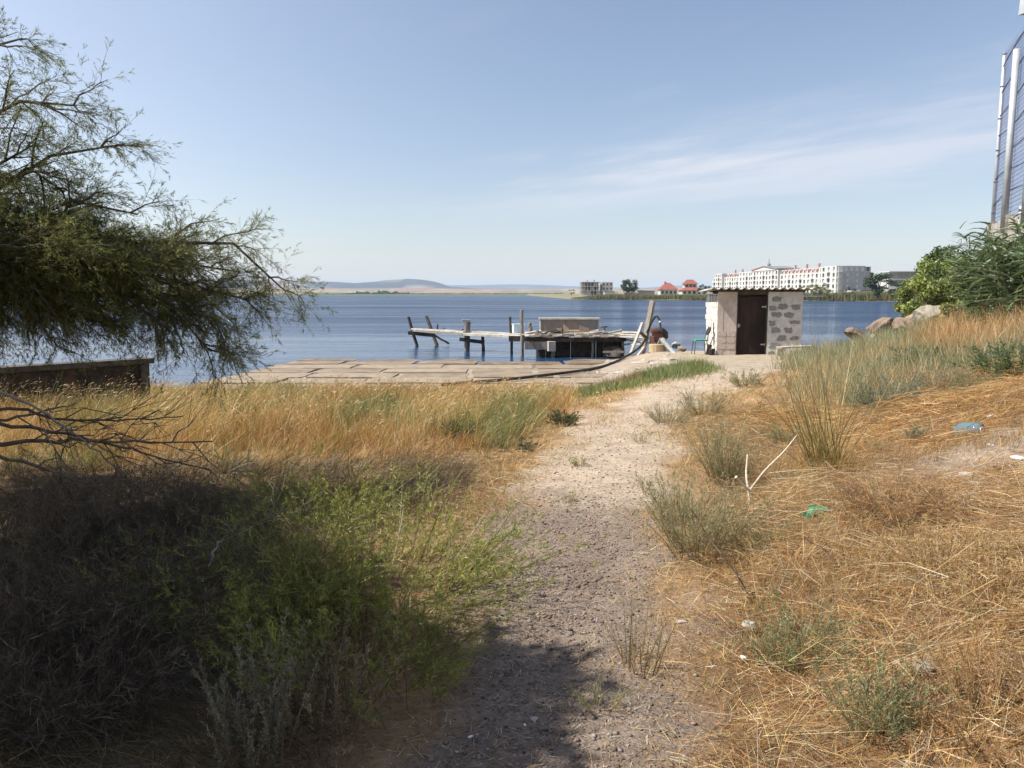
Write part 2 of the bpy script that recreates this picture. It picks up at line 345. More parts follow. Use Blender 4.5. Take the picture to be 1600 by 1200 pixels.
# ---- hills and fields beyond the lake
th = np.radians(np.linspace(-58, 58, 220)); rr_ = np.array([1300, 1420, 1500, 1700, 2000, 2400, 2900, 3500, 4200, 5000, 5600, 6100, 6500, 6900, 7200, 7600, 8200, 9000, 10000, 11000, 11800, 12400, 13000, 14000], float)
T, R = np.meshgrid(th, rr_); pxs = 800 + 1200 * np.tan(T)
r7 = np.interp(pxs, [-1500, -300, 0, 280, 340, 450, 520, 560, 590, 618, 640, 665, 685, 705, 760, 900, 1100, 3000], [14, 20, 19, 21, 20, 19.5, 18.5, 17, 19, 23, 23.5, 22, 18, 10, 7, 5, 4, 6]) / 1200 * 7000
r7 = r7 * (.93 + .14 * fbm(T * 30, R * 0, 51))
r12 = np.interp(pxs, [-1500, 600, 700, 780, 850, 920, 1000, 1060, 1110, 3000], [16, 13, 13, 14.5, 14, 11, 9, 13, 12, 14]) / 1200 * 12400
base = np.interp(R, [1300, 1420, 1500, 2000, 5600, 14000], [-4, -1.0, .6, 2.0, 38, 60])
hz = base + np.maximum(0, r7 - base) * np.exp(-((R - 7000) / 620.) ** 2) * (1 + .25 * (fbm(T * 60, R / 300, 52) - .5)) 
hz = hz + np.maximum(0, r12 - base) * np.exp(-((R - 12400) / 900.) ** 2) + (fbm(T * 20, R / 900, 53) - .5) * np.interp(R, [1500, 5000, 9000], [0, 14, 20])
Xh, Yh = R * np.sin(T), R * np.cos(T); n_ = len(th)
i_ = np.arange((len(rr_) - 1) * (n_ - 1)); a_ = (i_ // (n_ - 1)) * n_ + i_ % (n_ - 1)
wood = sstep(.25, .5, fbm(T * 26, R / 500, 54)) * sstep(5200, 6200, R)
fld = fbm(T * 22, R / 420, 55, 2)
hc = np.where((fld > .55)[..., None], (.25, .165, .13), np.where((fld > .42)[..., None], (.30, .245, .175), (.17, .18, .11)))
hc = hc + (np.array((.022, .035, .045)) - hc) * wood[..., None]
hc = np.where((R < 1750)[..., None], (.12, .15, .05), hc)
m = leaf_mat('hill_land', 0, 0); m.name = 'hill_land'
kind(raw_mesh('hills', np.stack([Xh.ravel(), Yh.ravel(), hz.ravel()], 1), np.stack([a_, a_ + 1, a_ + n_ + 1, a_ + n_], 1), 4, m, None, hc.reshape(-1, 3), True), 'structure')

# ---- flat spit of land across the bay (towards the hotel)
def spit_front(x): return np.interp(x, [-60, 22, 30, 60, 100, 130, 300, 900], [420, 345, 318, 300, 262, 236, 232, 260])
sx_ = np.concatenate([np.linspace(22, 400, 150), np.linspace(420, 1800, 20)]); tt = np.array([-6, -1, 1, 4, 10, 25, 60, 150, 400, 1100.])
XX, TT = np.meshgrid(sx_, tt)
tip = sstep(20, 34, XX)
ZZ = WZ - .8 + tip * np.interp(TT, [-6, -1, 1, 4, 25, 1100], [-.6, .5, 1.2, 1.6, 2.0, 3.0]) + (fbm(XX * .1, TT * .1, 61) - .5) * .5
n_ = len(sx_); i_ = np.arange((len(tt) - 1) * (n_ - 1)); a_ = (i_ // (n_ - 1)) * n_ + i_ % (n_ - 1)
m = pmat('spit_soil', (.15, .15, .07), (.22, .19, .11), .08, .95, .2)
kind(raw_mesh('far_shore', np.stack([XX.ravel(), (spit_front(XX) + TT).ravel(), ZZ.ravel()], 1), np.stack([a_, a_ + 1, a_ + n_ + 1, a_ + n_], 1), 4, m, None, None, True), 'structure')

# ---- haze: one closed box of even, thin air
m = bpy.data.materials.new('thin_haze'); m.use_nodes = True; N, L = m.node_tree.nodes, m.node_tree.links; N.clear()
o = N.new('ShaderNodeOutputMaterial'); v = N.new('ShaderNodeVolumePrincipled'); v.inputs['Color'].default_value = (.70, .82, 1, 1); v.inputs['Density'].default_value = 1.0e-4
L.new(v.outputs[0], o.inputs['Volume'])
kind(MB().box((0, 2000, 90), (40000, 30000, 200)).obj('haze', m), 'stuff', 'thin pale summer haze over the lake and hills', 'haze')

# ------------------------------------------------------------------ built things near the shore
M_CONC = pmat('slab_concrete', (.20, .155, .11), (.33, .265, .195), 3, .9, .5, c3=(.30, .23, .16), bdist=.01)
M_CONC2 = pmat('slab_concrete_worn', (.15, .115, .08), (.28, .22, .16), 2.3, .9, .5, c3=(.24, .18, .12), bdist=.01)
M_ALGAE = pmat('wet_slab', (.10, .065, .035), (.26, .20, .14), 2.2, .6, .5, bdist=.01)
# slipway of cast slabs, each slab its own piece
slip = MB().box((-3.4, 24.2, -.93), (8.6, 8.6, .02)).obj('slipway', M_ALGAE); kind(slip, 'structure')
rows = [19.55, 21.1, 22.6, 24.2, 25.9, 27.4, 28.7]
for r in range(6):
    x = -8.1 + r * .06 + random.uniform(-.05, .05); c = 0
    while x < 1.6 + .25 * r:
        w = random.choice([2.1, 2.5, 2.9]) + random.uniform(-.1, .1)
        y0, y1 = rows[r] + .06, rows[r + 1] - .06 - random.uniform(0, .10); g = random.uniform(.05, .13)
        if r == 5 and random.random() < .25: x += w; continue
        mb = MB(); nx, ny = 5, 4; top = []
        for j in range(ny):
            for i in range(nx):
                e = .03 if i in (0, nx - 1) or j in (0, ny - 1) else 0
                X_, Y_ = x + g + (w - 2 * g) * i / (nx - 1) + random.uniform(-e, e), y0 + (y1 - y0) * j / (ny - 1) + random.uniform(-e, e)
                top.append((X_, Y_, float(np.interp(Y_, [19, 28.8], [-.60, -.745])) + random.uniform(-.006, .006) - (.015 if e else 0)))
        rim = [0, 1, 2, 3, 4, 9, 14, 19, 18, 17, 16, 15, 10, 5]
        vs = top + [(top[k][0], top[k][1], -.92) for k in rim]; fs = [(j * nx + i, j * nx + i + 1, (j + 1) * nx + i + 1, (j + 1) * nx + i) for j in range(ny - 1) for i in range(nx - 1)]
        fs += [(rim[k], 20 + k, 20 + (k + 1) % 14, rim[(k + 1) % 14]) for k in range(14)]
        dz = random.uniform(-.012, .012); vs = [(a_, b_, c_ + dz) for a_, b_, c_ in vs]
        mb.add(vs, fs).obj('concrete_slab', M_ALGAE if r == 5 or (r == 4 and random.random() < .3) else random.choice([M_CONC, M_CONC2]), slip)
        x += w

# dark low wall at the left water's edge
M_WALL = pmat('tarred_wall', (.022, .018, .014), (.07, .055, .04), 5, .75, .6, c3=(.10, .06, .035), bdist=.015)
M_RIM = pmat('wall_rim', (.05, .042, .035), (.12, .10, .08), 8, .8, .4)
wl0 = thing('low_wall', 'dark weathered low wall with a thin rim in the grass at the water', 'wall', (-6.5, 13.6, -.4))
A, B = np.array((-6.5, 13.6, 0)), np.array((-10.2, 9.4, 0))
MB().bar(A + (0, 0, .0), B + (0, 0, .0), .22, .86).obj('wall_body', M_WALL, wl0)
MB().bar(A + (.05, .05, .475), B + (0, 0, .475), .34, .09).obj('rim', M_RIM, wl0)
for t_ in (.02, .45, .85):
    p = A + (B - A) * t_ + np.array((.13, -.115, 0)); MB().bar(p + (0, 0, -.4), p + (0, 0, .42), .10, .07).obj('rib', M_RIM, wl0)
dd_ = unit(np.array((.75, -.66, 0)))

# ---- block hut with corrugated roof
hut = thing('block_hut', 'small concrete block hut with a dark door and corrugated roof by the water', 'hut', (6.56, 24.6, -.32))
HX = Matrix.Translation((6.56, 24.6, -.36)) @ Matrix.Rotation(math.radians(-6), 4, 'Z')
M_WHITE = pmat('whitewashed_wall', (.54, .50, .45), (.66, .63, .58), 3, .9, .7, c3=(.44, .39, .33), bdist=.015)
M_PLAST = pmat('beige_render', (.42, .35, .30), (.56, .48, .42), 2.5, .92, .5, c3=(.38, .30, .25), bdist=.01)
M_MORT = pmat('mortar_smear', (.50, .475, .44), (.66, .63, .59), 6, .92, .8, bdist=.012)
M_BLOCK = pmat('grey_block', (.19, .185, .17), (.31, .30, .275), 14, .95, .9, bdist=.01)
M_PBLOCK = pmat('pinkish_block', (.40, .33, .28), (.52, .44, .38), 9, .93, .7, bdist=.008)
M_DOOR = pmat('maroon_door', (.012, .007, .006), (.026, .013, .010), 3, .65, .3, c3=(.045, .02, .014), stretch=(1, 1, .35))
M_DARK = pmat('dark_inside', (.012, .01, .009), (.03, .025, .02), 3, .9, 0)
M_TIN = pmat('old_corrugated', (.30, .29, .27), (.46, .44, .40), 3, .85, .3, c3=(.20, .18, .15))
M_WOOD = pmat('bleached_wood', (.32, .29, .25), (.52, .48, .42), 5, .85, .5, stretch=(1, 1, 1), c3=(.30, .26, .21), bdist=.008)
M_WDARK = pmat('dark_wet_wood', (.035, .027, .02), (.10, .08, .06), 6, .8, .5, bdist=.01)
M_WGREY = pmat('grey_post_wood', (.14, .12, .10), (.30, .27, .23), 7, .85, .6, stretch=(3, 3, .6), bdist=.008)
W_, D_, HT = 2.62, 2.4, 2.07
# walls butt end to end
MB().box((.09, D_ / 2, HT / 2 - .03), (.18, D_, HT - .06)).obj('left_wall', M_WHITE, hut, xf=HX)
MB().box((.39, .10, HT / 2), (.42, .2, HT)).obj('front_wall', M_PLAST, hut, xf=HX)
MB().box((.09, -.004, HT / 2), (.18, .008, HT)).obj('front_wall', M_PLAST, hut, xf=HX)
MB().box((2.09, .10, HT / 2), (1.06, .2, HT)).obj('front_wall', M_MORT, hut, xf=HX)
MB().box((2.53, .2 + (D_ - .2) / 2, HT / 2), (.18, D_ - .2, HT)).obj('right_wall', M_MORT, hut, xf=HX)
MB().box((1.31, D_ - .08, HT / 2), (2.26, .16, HT)).obj('back_wall', M_MORT, hut, xf=HX)
MB().box((1.08, .10, HT - .045), (.96, .18, .09)).obj('lintel', M_WDARK, hut, xf=HX)
dr = MB().box((1.08, .13, .99), (.94, .04, 1.86)).obj('door', M_DOOR, hut, xf=HX)
mb = MB()
for z in (.16, 1.0, 1.84): mb.box((1.08, .104, z), (.90, .012, .07))
mb.box((.64, .104, 1.0), (.05, .012, 1.76)); mb.box((1.52, .104, 1.0), (.05, .012, 1.76)); mb.obj('brace', M_DOOR, dr, xf=HX)
M_STEEL = pmat('worn_steel', (.45, .45, .44), (.62, .62, .6), 20, .4, .1, metal=.6)
MB().box((.68, .085, 1.0), (.05, .03, .12)).tube([(.68, .07, 1.0), (.68, .045, 1.0), (.74, .045, 1.01)], .012, 6).obj('handle', M_STEEL, dr, xf=HX)
MB().box((1.08, .12, .035), (.96, .16, .05)).obj('gap_shade', M_DARK, hut, xf=HX)  # dark strip stands in for the shaded gap under the door
for xx in (.612, 1.548): MB().box((xx, .055, .99), (.05, .09, 1.88)).obj('door_frame', M_WDARK, hut, xf=HX)
for zz in (.4, 1.6): MB().box((1.47, .092, zz), (.16, .016, .04)).tube([(1.52, .09, zz - .05), (1.52, .09, zz + .05)], .014, 6).obj('hinge', M_STEEL, dr, xf=HX)
def patch(cx, cz, w, h, y, nm, mat, xyplane=True, jag=.16, dep=.010):
    """an irregular block face, slightly proud of the mortar"""
    n = 18; pts = []
    for k in range(n):
        a_ = 2 * math.pi * k / n; ca, sa = math.cos(a_), math.sin(a_)
        q = max(abs(ca), abs(sa)) ** .8; jx = 1 + random.uniform(-jag, jag * .5)
        u, v = ca / q * w / 2 * jx, sa / q * h / 2 * (1 + random.uniform(-jag, jag * .6)); pts.append((u + cx, v + cz))
    P3 = [(u, y, v) for u, v in pts] if xyplane else [(y, u, v) for u, v in pts]
    d = (0, -dep, 0) if xyplane else (-dep, 0, 0)
    MB().prism(P3 if xyplane else P3[::-1], d).obj(nm, mat, hut, xf=HX)
for r in range(8):
    z = .13 + r * .243; off = .2 if r % 2 else 0
    for c in range(4):
        cx = 1.66 + off + c * .40 - .05
        w = min(.33, 2.58 - (cx - .165)) if cx + .165 > 2.58 else .33
        if cx - .165 < 1.58: w = .22; cx = 1.70
        if cx > 2.52 or w < .1 or random.random() < .12: continue
        patch(min(cx, 2.58 - w / 2), z + random.uniform(-.02, .02), w * random.uniform(.85, 1.12), random.uniform(.13, .20), .001, 'block', M_BLOCK, jag=.34)
for r in range(3):                                            # bare courses low on the rendered strip
    for c in range(2):
        patch(.15 + c * .29, .34 + r * .2, .27, .18, -.007 if c == 0 else .001, 'block', M_PBLOCK, jag=.035, dep=.007 if c == 0 else .013)
for r in range(9):                                            # rough courses under the whitewash
    for c in range(6):
        if random.random() < .15: continue
        patch(.22 + c * .4 + (.2 if r % 2 else 0), .14 + r * .215, .36, .18, .002, 'block', M_WHITE, False, .06, .014)
MB().box((-.012, .62, .9), (.03, .10, .36)).obj('slot', M_DARK, hut, xf=HX)
for yy in (.35, .75, 1.15, 1.6): MB().box((-.004, yy, 1.86), (.02, .16, .24)).obj('vent_gap', M_DARK, hut, xf=HX)
rf = MB().box((1.3, 1.2, HT + .015), (2.7, .08, .05)).box((1.3, .04, HT + .022), (2.74, .08, .045)).obj('roof', M_WDARK, hut, xf=HX)
per, amp = .236, .034
for k in range(4):                                            # overlapping corrugated sheets
    x0 = -.28 + k * .80; x1 = x0 + .86; nseg = 40; vs, fs = [], []; dz = .004 * (k % 2) + random.uniform(0, .004)
    fy, by = -.34 + random.uniform(-.03, .03), 2.75 + random.uniform(-.04, .04)
    for i in range(nseg + 1):
        x = x0 + (x1 - x0) * i / nseg; z = HT + .085 + amp * math.sin(2 * math.pi * x / per) + dz
        vs += [(x, fy, z + .02), (x, by, z - .06), (x, fy, z + .011), (x, by, z - .069)]
    for i in range(nseg):
        q = 4 * i; fs += [(q, q + 4, q + 5, q + 1), (q + 2, q + 3, q + 7, q + 6), (q, q + 2, q + 6, q + 4), (q + 1, q + 5, q + 7, q + 3)]
    MB().add(vs, fs).obj('roof_sheet', M_TIN, rf, True, xf=HX)

# pale plank bench beside the hut
pb = thing('plank_bench', 'pale low plank bench beside the hut\'s right corner', 'bench', at(1240, 548, 23.6))
a, b = at(1217, 543, 23.4), at(1268, 541, 23.7)
MB().bar(a, b, .30, .05).obj('seat', M_WOOD, pb)
for q in (a + (b - a) * .06, a + (b - a) * .92): MB().bar(q + (0, 0, -.03), q + (0, 0, -.4), .24, .08).obj('leg', M_WOOD, pb)

# chair with a green seat against the whitewashed wall
M_GREEN = pmat('green_seat_paint', (.02, .22, .13), (.04, .32, .2), 9, .5, .1)
M_BLACK = pmat('black_plastic', (.012, .012, .012), (.03, .03, .03), 9, .5, .1)
M_TUBE = pmat('dark_steel_tube', (.05, .05, .05), (.12, .11, .10), 20, .5, .1, metal=.4)
cp = np.array((6.15, 25.1, float(H(6.15, 25.1)) - .0)); ch = thing('chair', 'metal chair with green seat and black backrest against the white hut wall', 'chair', cp)
MB().box(cp + (0, 0, .46), (.42, .40, .04), .1).obj('seat', M_GREEN, ch)
for i in (-1, 1):
    for j in (-1, 1): MB().tube([cp + (i * .23, j * .2, -.04), cp + (i * .18, j * .16, .44)], .014, 6).obj('leg', M_TUBE, ch)
    MB().tube([cp + (.19, i * .16, .44), cp + (.23, i * .15, .66), cp + (.30, i * .14, .90)], .013, 6).obj('back_post', M_TUBE, ch)
th_ = np.linspace(0, 2 * math.pi, 14, endpoint=False)
MB().prism([cp + (.24 + .06 * math.sin(q), .20 * math.cos(q), .76 + .13 * math.sin(q)) for q in th_], (.035, 0, -.012)).obj('backrest', M_BLACK, ch)
tl = thing('leaning_tools', 'black bucket and tools leaning on the hut\'s white wall behind the chair', 'tools', (6.45, 24.55, -.35))
MB().tube([(6.42, 24.62, -.36), (6.42, 24.62, -.12), (6.42, 24.62, -.10)], [.09, .11, .10], 10).obj('bucket', M_BLACK, tl)
MB().tube([(6.36, 25.0, -.36), (6.52, 24.95, .25)], .02, 6).obj('handle', M_WGREY, tl)
MB().bar((6.33, 24.82, -.36), (6.40, 24.80, .02), .14, .03).obj('blade', M_TUBE, tl)

# ---- jetty
def jY(px): return float(np.interp(px, [640, 745, 800, 820, 900, 1000, 1060], [35.5, 32, 30.6, 30, 29.6, 29.0, 28]))
jt = thing('jetty', 'broken weathered wooden jetty on leaning posts in the lake', 'jetty', (1.5, 30, WZ))
def post(p0, p1, Y0, Y1=None, r=.07, m=None, nm='post', square=False, parent=None):
    a_, b_ = at(p0[0], p0[1], Y0), at(p1[0], p1[1], Y1 or Y0)
    if square: return MB().bar(a_, b_, r * 2, r * 1.6).obj(nm, m or M_WDARK, parent or jt)
    q = np.linspace(0, 1, 5)[:, None]; P_ = a_ + (b_ - a_) * q; P_[1:-1] += rng.normal(0, .015, (3, 3))
    return MB().tube(P_, np.array([1.05, 1, .97, .93, .9]) * r * .82, 8).obj(nm, m or M_WDARK, parent or jt)
# outer trestle
post((653, 545), (638, 495), 35.6, r=.09); post((685, 545), (666, 494), 36.0, 36.6, r=.10); post((684, 507), (684, 522), 36.8, r=.05)
post((702, 537), (677, 522), 35.8, r=.06); post((638, 520), (680, 524), 35.3, r=.10, nm='beam', square=True)
# middle trestle
post((728, 572), (729, 503), 32.3, r=.10, m=M_WGREY); post((731, 572), (733, 503), 32.5, r=.09, m=M_WGREY); post((756, 570), (754, 524), 32.9, r=.09)
post((718, 530), (757, 535), 32.2, r=.09, nm='beam', square=True)
MB().box(at(728, 501, 32.4), (.36, .3, .09), .1).obj('post_cap', M_WOOD, jt)
# inner posts
post((801, 568), (797, 495), 31.0, r=.07, m=M_WDARK); post((816, 570), (815, 484), 29.7, r=.09, m=M_WGREY)
post((795, 529), (818, 529), 30.2, r=.13, nm='beam', square=True); post((841, 568), (840, 516), 29.3, r=.08, m=M_WGREY); post((829, 522), (828, 504), 30.4, r=.10, m=M_WGREY)
# deck planks from trestle to trestle
def plank(p0, Y0, p1, Y1, w, t=.05, m=None, nm='plank'):
    return MB().bar(at(*p0, Y0), at(*p1, Y1), w, t, random.uniform(-.05, .05)).obj(nm, m or M_WOOD, jt)
plank((646, 514), 35.6, (728, 519), 32.4, .28, .07); plank((648, 517), 35.3, (725, 523), 32.1, .24, .05, M_WGREY)
plank((690, 516), 34.3, (756, 520), 32.6, .30); plank((727, 522), 32.2, (815, 526), 30.2, .34, .09); plank((727, 518), 32.7, (818, 523), 30.6, .30, .07)
plank((678, 518), 34.9, (694, 514), 34.6, .2, .05, M_WGREY); plank((707, 519), 33.6, (724, 515), 33.3, .2, .05, M_WGREY); plank((738, 520), 32.6, (754, 519), 32.5, .25, .05, M_WGREY)
# wide platform: joists, ragged boards, dark shade backing
for k, Yk in enumerate((29.2, 30.4, 31.6)): MB().bar(at(818, 531, 29.2) * (1, 0, 1) + (0, Yk, 0), at(978, 530, 29.2) * (1, 0, 1) + (0, Yk, 0), .12, .16).obj('joist', M_WDARK, jt)
x0, x1 = at(820, 500, 29.4)[0], at(985, 500, 29.4)[0]; x = x0; dz0 = at(900, 526, 29.4)[2]
while x < x1:
    w = random.uniform(.16, .28)
    MB().bar((x + w / 2, 28.95 + random.uniform(-.25, .2), dz0 + random.uniform(0, .05)), (x + w / 2 + random.uniform(-.08, .08), 32.0 + random.uniform(-.3, .3), dz0 + .02 + random.uniform(0, .05)), w * .93, .05, random.uniform(-.08, .08)).obj('plank', random.choice([M_WOOD, M_WOOD, M_WGREY]), jt)
    x += w
x = x0 + .45
while x < x1 - .3:
    w = random.uniform(.25, .45); MB().box((x + w / 2, 29.95 + random.uniform(-.08, .08), WZ + .34), (w * .985, .04, .78)).obj('shade_backing', M_WDARK, jt); x += w  # dark boards added where only shade lies under the deck
for px in (864, 926, 974): post((px, 562), (px, 531), 29.3, r=.06, m=M_WGREY)
for q in range(7):                                            # loose lengths lying along the front edge
    px = 835 + q * 21; MB().bar(at(px, 523 + random.uniform(-1.5, 1.5), 29.1), at(px + random.uniform(18, 34), 524 + random.uniform(-2, 2), 29.2 + random.uniform(-.1, .1)), .13, .05, random.uniform(-.2, .2)).obj('plank', random.choice([M_WOOD, M_WOOD, M_PLAST]), jt)
MB().bar(at(820, 540, 29.0), at(867, 540, 29.0), .05, .30).obj('side_board', M_WGREY, jt); MB().bar(at(856, 541, 28.9), at(867, 541, 28.95), .3, .36).obj('side_board', M_WOOD, jt)
for q in range(22):
    cx_, cy_ = random.uniform(x0 + .2, x1 - .1), random.uniform(29.1, 30.1); an_ = random.uniform(-.5, .5); ln_ = random.uniform(.25, .9); zz = dz0 + .07 + random.uniform(0, .05)
    MB().bar((cx_ - ln_ / 2, cy_ - an_ * ln_ / 2, zz), (cx_ + ln_ / 2, cy_ + an_ * ln_ / 2, zz + random.uniform(-.02, .14)), random.uniform(.05, .14), random.uniform(.025, .06), random.uniform(-.4, .4)).obj('loose_board', random.choice([M_WOOD, M_WGREY, M_WDARK, M_PLAST]), jt)
# bleached gangway to the shore
for p0, p1, w in (((965, 522), (1008, 524), .3), ((960, 526), (1010, 528), .35), ((975, 519), (1006, 520), .2), ((985, 532), (1012, 535), .4), ((978, 538), (1006, 537), .3)):
    MB().bar(at(*p0, 29.4), at(*p1, 28.2), w, .06, random.uniform(-.2, .2)).obj('plank', M_WOOD, jt)

# cabinet on the platform
M_PANEL = pmat('brown_panel', (.22, .18, .15), (.30, .25, .21), 3, .6, .1); M_PANEL2 = pmat('grey_panel', (.19, .18, .165), (.25, .24, .22), 3, .6, .1)
c0 = at(845, 522, 30.3); c1 = at(935, 522, 30.3); cb_ = thing('cabinet', 'long low brown cabinet with a pale top on the jetty platform', 'cabinet', (c0 + c1) / 2)
wx = c1[0] - c0[0]; hz_ = .56; cx0 = c0[0]; cy0 = 30.3; cz0 = dz0 + .06
MB().box((cx0 + wx / 2, cy0 + .3, cz0 + hz_ + .03), (wx + .14, .72, .06)).obj('top', M_WOOD, cb_)
for k, (f0, f1, m) in enumerate(((.02, .42, M_PANEL), (.425, .66, M_PANEL), (.665, .985, M_PANEL2))):
    MB().box((cx0 + wx * (f0 + f1) / 2, cy0 + .02 + .012 * (k == 1), cz0 + hz_ / 2), (wx * (f1 - f0), .03, hz_)).obj('panel', m, cb_)
for f in (0, 1): MB().box((cx0 + wx * f, cy0 + .3, cz0 + hz_ / 2), (.05, .62, hz_)).obj('side', M_WOOD, cb_)
MB().box((cx0 + wx / 2, cy0 + .6, cz0 + hz_ / 2), (wx - .06, .03, hz_)).obj('back', M_PANEL, cb_)
# broken crate in front of it
bc = thing('broken_crate', 'tan broken crate with torn sides in front of the brown cabinet', 'crate', at(897, 522, 29.8)); cz = dz0 + .07
M_CARD = pmat('tan_board', (.36, .26, .18), (.50, .38, .28), 5, .8, .3)
cc = at(897, 518, 29.75)
MB().box((cc[0], 29.75, cz + .08), (.55, .4, .16)).obj('tray', M_CARD, bc)
MB().prism([(cc[0] - .42, 29.6, cz), (cc[0] - .2, 29.6, cz), (cc[0] - .22, 29.6, cz + .24), (cc[0] - .42, 29.6, cz + .40)], (0, .04, 0)).obj('side', M_CARD, bc)
MB().prism([(cc[0] + .18, 29.55, cz + .05), (cc[0] + .62, 29.6, cz + .02), (cc[0] + .55, 29.6, cz + .24), (cc[0] + .18, 29.55, cz + .36)], (0, .04, 0)).obj('side', M_CARD, bc)
# odds and ends on the platform
def small(name, label, cat, base, parts, group=None):
    t_ = thing(name, label, cat, base, group)
    for nm, mb, m in parts: mb.obj(nm, m, t_)
    return t_
M_PBLUE = pmat('pale_blue_plastic', (.50, .62, .72), (.62, .72, .8), 6, .5, .1)
b0 = at(810, 520, 31.2); small('plastic_box', 'pale blue box beside the tallest jetty post', 'box', b0, [('body', MB().box(b0 + (0, 0, .16), (.42, .35, .34), .3), M_PBLUE), ('lid', MB().box(b0 + (0, 0, .345), (.46, .39, .035), .3), M_PBLUE)])
b0 = at(944, 523, 30.2); b0[2] = dz0 + .06
small('scrap_iron', 'small rusty winch standing on the right end of the jetty platform', 'winch', b0, [('stem', MB().tube([b0, b0 + (.02, 0, .32)], .035, 6), M_WDARK), ('handle', MB().tube([b0 + (-.13, 0, .27), b0 + (.15, 0, .29)], .025, 6), M_WDARK), ('base', MB().box(b0 + (0, 0, .03), (.5, .3, .06)), M_WDARK)])
b0 = at(872, 521, 29.9); b0[2] = dz0 + .06
small('net_heap', 'dark heap of netting on the jetty left of the broken crate', 'net', b0, [('heap', MB().tube([b0 + (-.35, 0, .02), b0 + (-.1, .05, .10), b0 + (.15, 0, .14), b0 + (.4, 0, .02)], [.03, .10, .13, .02], 7), M_WDARK), ('cord', MB().tube([b0 + (-.3, -.1, .05), b0 + (0, -.12, .22), b0 + (.2, -.1, .05)], .018, 5), M_WOOD)])
# leaning boat side under the right end of the platform
bt = thing('old_dinghy', 'dark upturned dinghy lying under the right end of the jetty', 'boat', at(965, 555, 28.9))
pa, pb_ = at(944, 541, 29.0), at(977, 541, 28.6); nn = 9; vs = []
for i in range(nn):
    q = i / (nn - 1); c = pa + (pb_ - pa) * q; wdt = .42 * math.sin(math.pi * (q * .8 + .16)); hh = .30 + .10 * math.sin(math.pi * q)
    for s_ in np.linspace(-1, 1, 9): vs.append((c[0], c[1] + .3 + s_ * wdt, WZ + .05 + hh * (1 - abs(s_) ** 2.5)))
MB().add(vs, [(i * 9 + j, (i + 1) * 9 + j, (i + 1) * 9 + j + 1, i * 9 + j + 1) for i in range(nn - 1) for j in range(8)]).obj('hull', M_WDARK, bt, True)
MB().bar(at(942, 550, 28.55), at(978, 550, 28.45), .08, .07).obj('gunwale', M_WGREY, bt)

# leaning board post with the hose, and the pump beside it
lp = thing('leaning_post', 'tall leaning weathered board post beside the rusty pump', 'post', at(1004, 556, 27.6))
MB().bar(at(1002, 560, 27.6), at(1020, 470, 27.4), .26, .09, 1.2).obj('board', M_WGREY, lp)
MB().bar(at(984, 556, 27.5), at(1004, 504, 27.9), .10, .06).obj('strut', M_WOOD, lp); MB().bar(at(996, 557, 27.4), at(1011, 537, 27.5), .12, .06).obj('strut', M_WOOD, lp)
MB().bar(at(1000, 519, 27.3), at(1010, 528, 27.3), .14, .10).obj('cross_piece', M_WDARK, lp)
M_RUBBER = pmat('black_rubber', (.014, .014, .015), (.035, .034, .033), 12, .55, .1)
M_RUST = pmat('rusty_red', (.065, .03, .024), (.15, .065, .048), 9, .8, .4); M_OCHRE = pmat('ochre_drum', (.36, .26, .15), (.46, .35, .22), 5, .8, .3, c3=(.25, .13, .08))
M_GREYM = pmat('grey_tarpaulin', (.20, .21, .20), (.36, .37, .35), 6, .7, .5, bdist=.03)
pu = thing('pump', 'rusty engine pump on an ochre drum between the leaning post and the hut', 'pump', at(1030, 556, 26.8))
p = at(1028, 557, 26.8); zb = p[2]
MB().tube([p + (-.05, 0, 0), p + (-.05, 0, .02), p + (-.05, 0, .42), p + (-.05, 0, .44)], [.22, .27, .27, .22], 14).obj('drum', M_OCHRE, pu)
vs = [p + (.12 + .26 * math.cos(a_) * (1 - .45 * h_), .02 + .24 * math.sin(a_) * (1 - .4 * h_), h_ * .62) + rng.normal(0, .025, 3) for h_ in (0, .4, .8, 1.0) for a_ in th_]
MB().add(vs, [(i * 14 + j, i * 14 + (j + 1) % 14, (i + 1) * 14 + (j + 1) % 14, (i + 1) * 14 + j) for i in range(3) for j in range(14)] + [tuple(42 + j for j in range(14))]).obj('tarpaulin', M_GREYM, pu, True)
MB().box(p + (0, .05, .68), (.36, .3, .28), .2).box(p + (-.16, 0, .60), (.14, .2, .22), .4).obj('engine_block', M_RUST, pu)
MB().tube([p + (-.25, 0, .86), p + (-.23, 0, .87), p + (.02, .05, .90), p + (.04, .05, .90)], [.09, .12, .12, .08], 10).obj('fuel_tank', M_RUST, pu)
MB().tube([p + (.02, .0, .92), p + (.10, 0, .90), p + (.22, .02, .80), p + (.27, .02, .62)], [.09, .13, .13, .09], 10).obj('cowling', M_BLACK, pu)
MB().tube([at(1034, 530, 26.6), at(1048, 546, 26.2), at(1066, 568, 25.3)], [.075, .075, .09], 9).obj('suction_pipe', M_GREYM, pu)
MB().bar(p + (.34, -.2, 0), p + (.22, -.15, .42), .10, .05).obj('stay', M_GREYM, pu)
MB().bar(p + (-.1, -.12, .3), p + (.05, -.1, .66), .05, .05).obj('lever', M_WOOD, pu)
for q in range(7): MB().tube([p + (random.uniform(-.5, -.1), random.uniform(-.2, .2), .02), p + (random.uniform(-.35, .3), random.uniform(-.15, .15), random.uniform(.35, .8))], .018, 5).obj('stay_rod', M_WDARK, pu)
MB().box(p + (.34, .1, .14), (.3, .3, .3), .3).obj('battery_box', M_BLACK, pu)
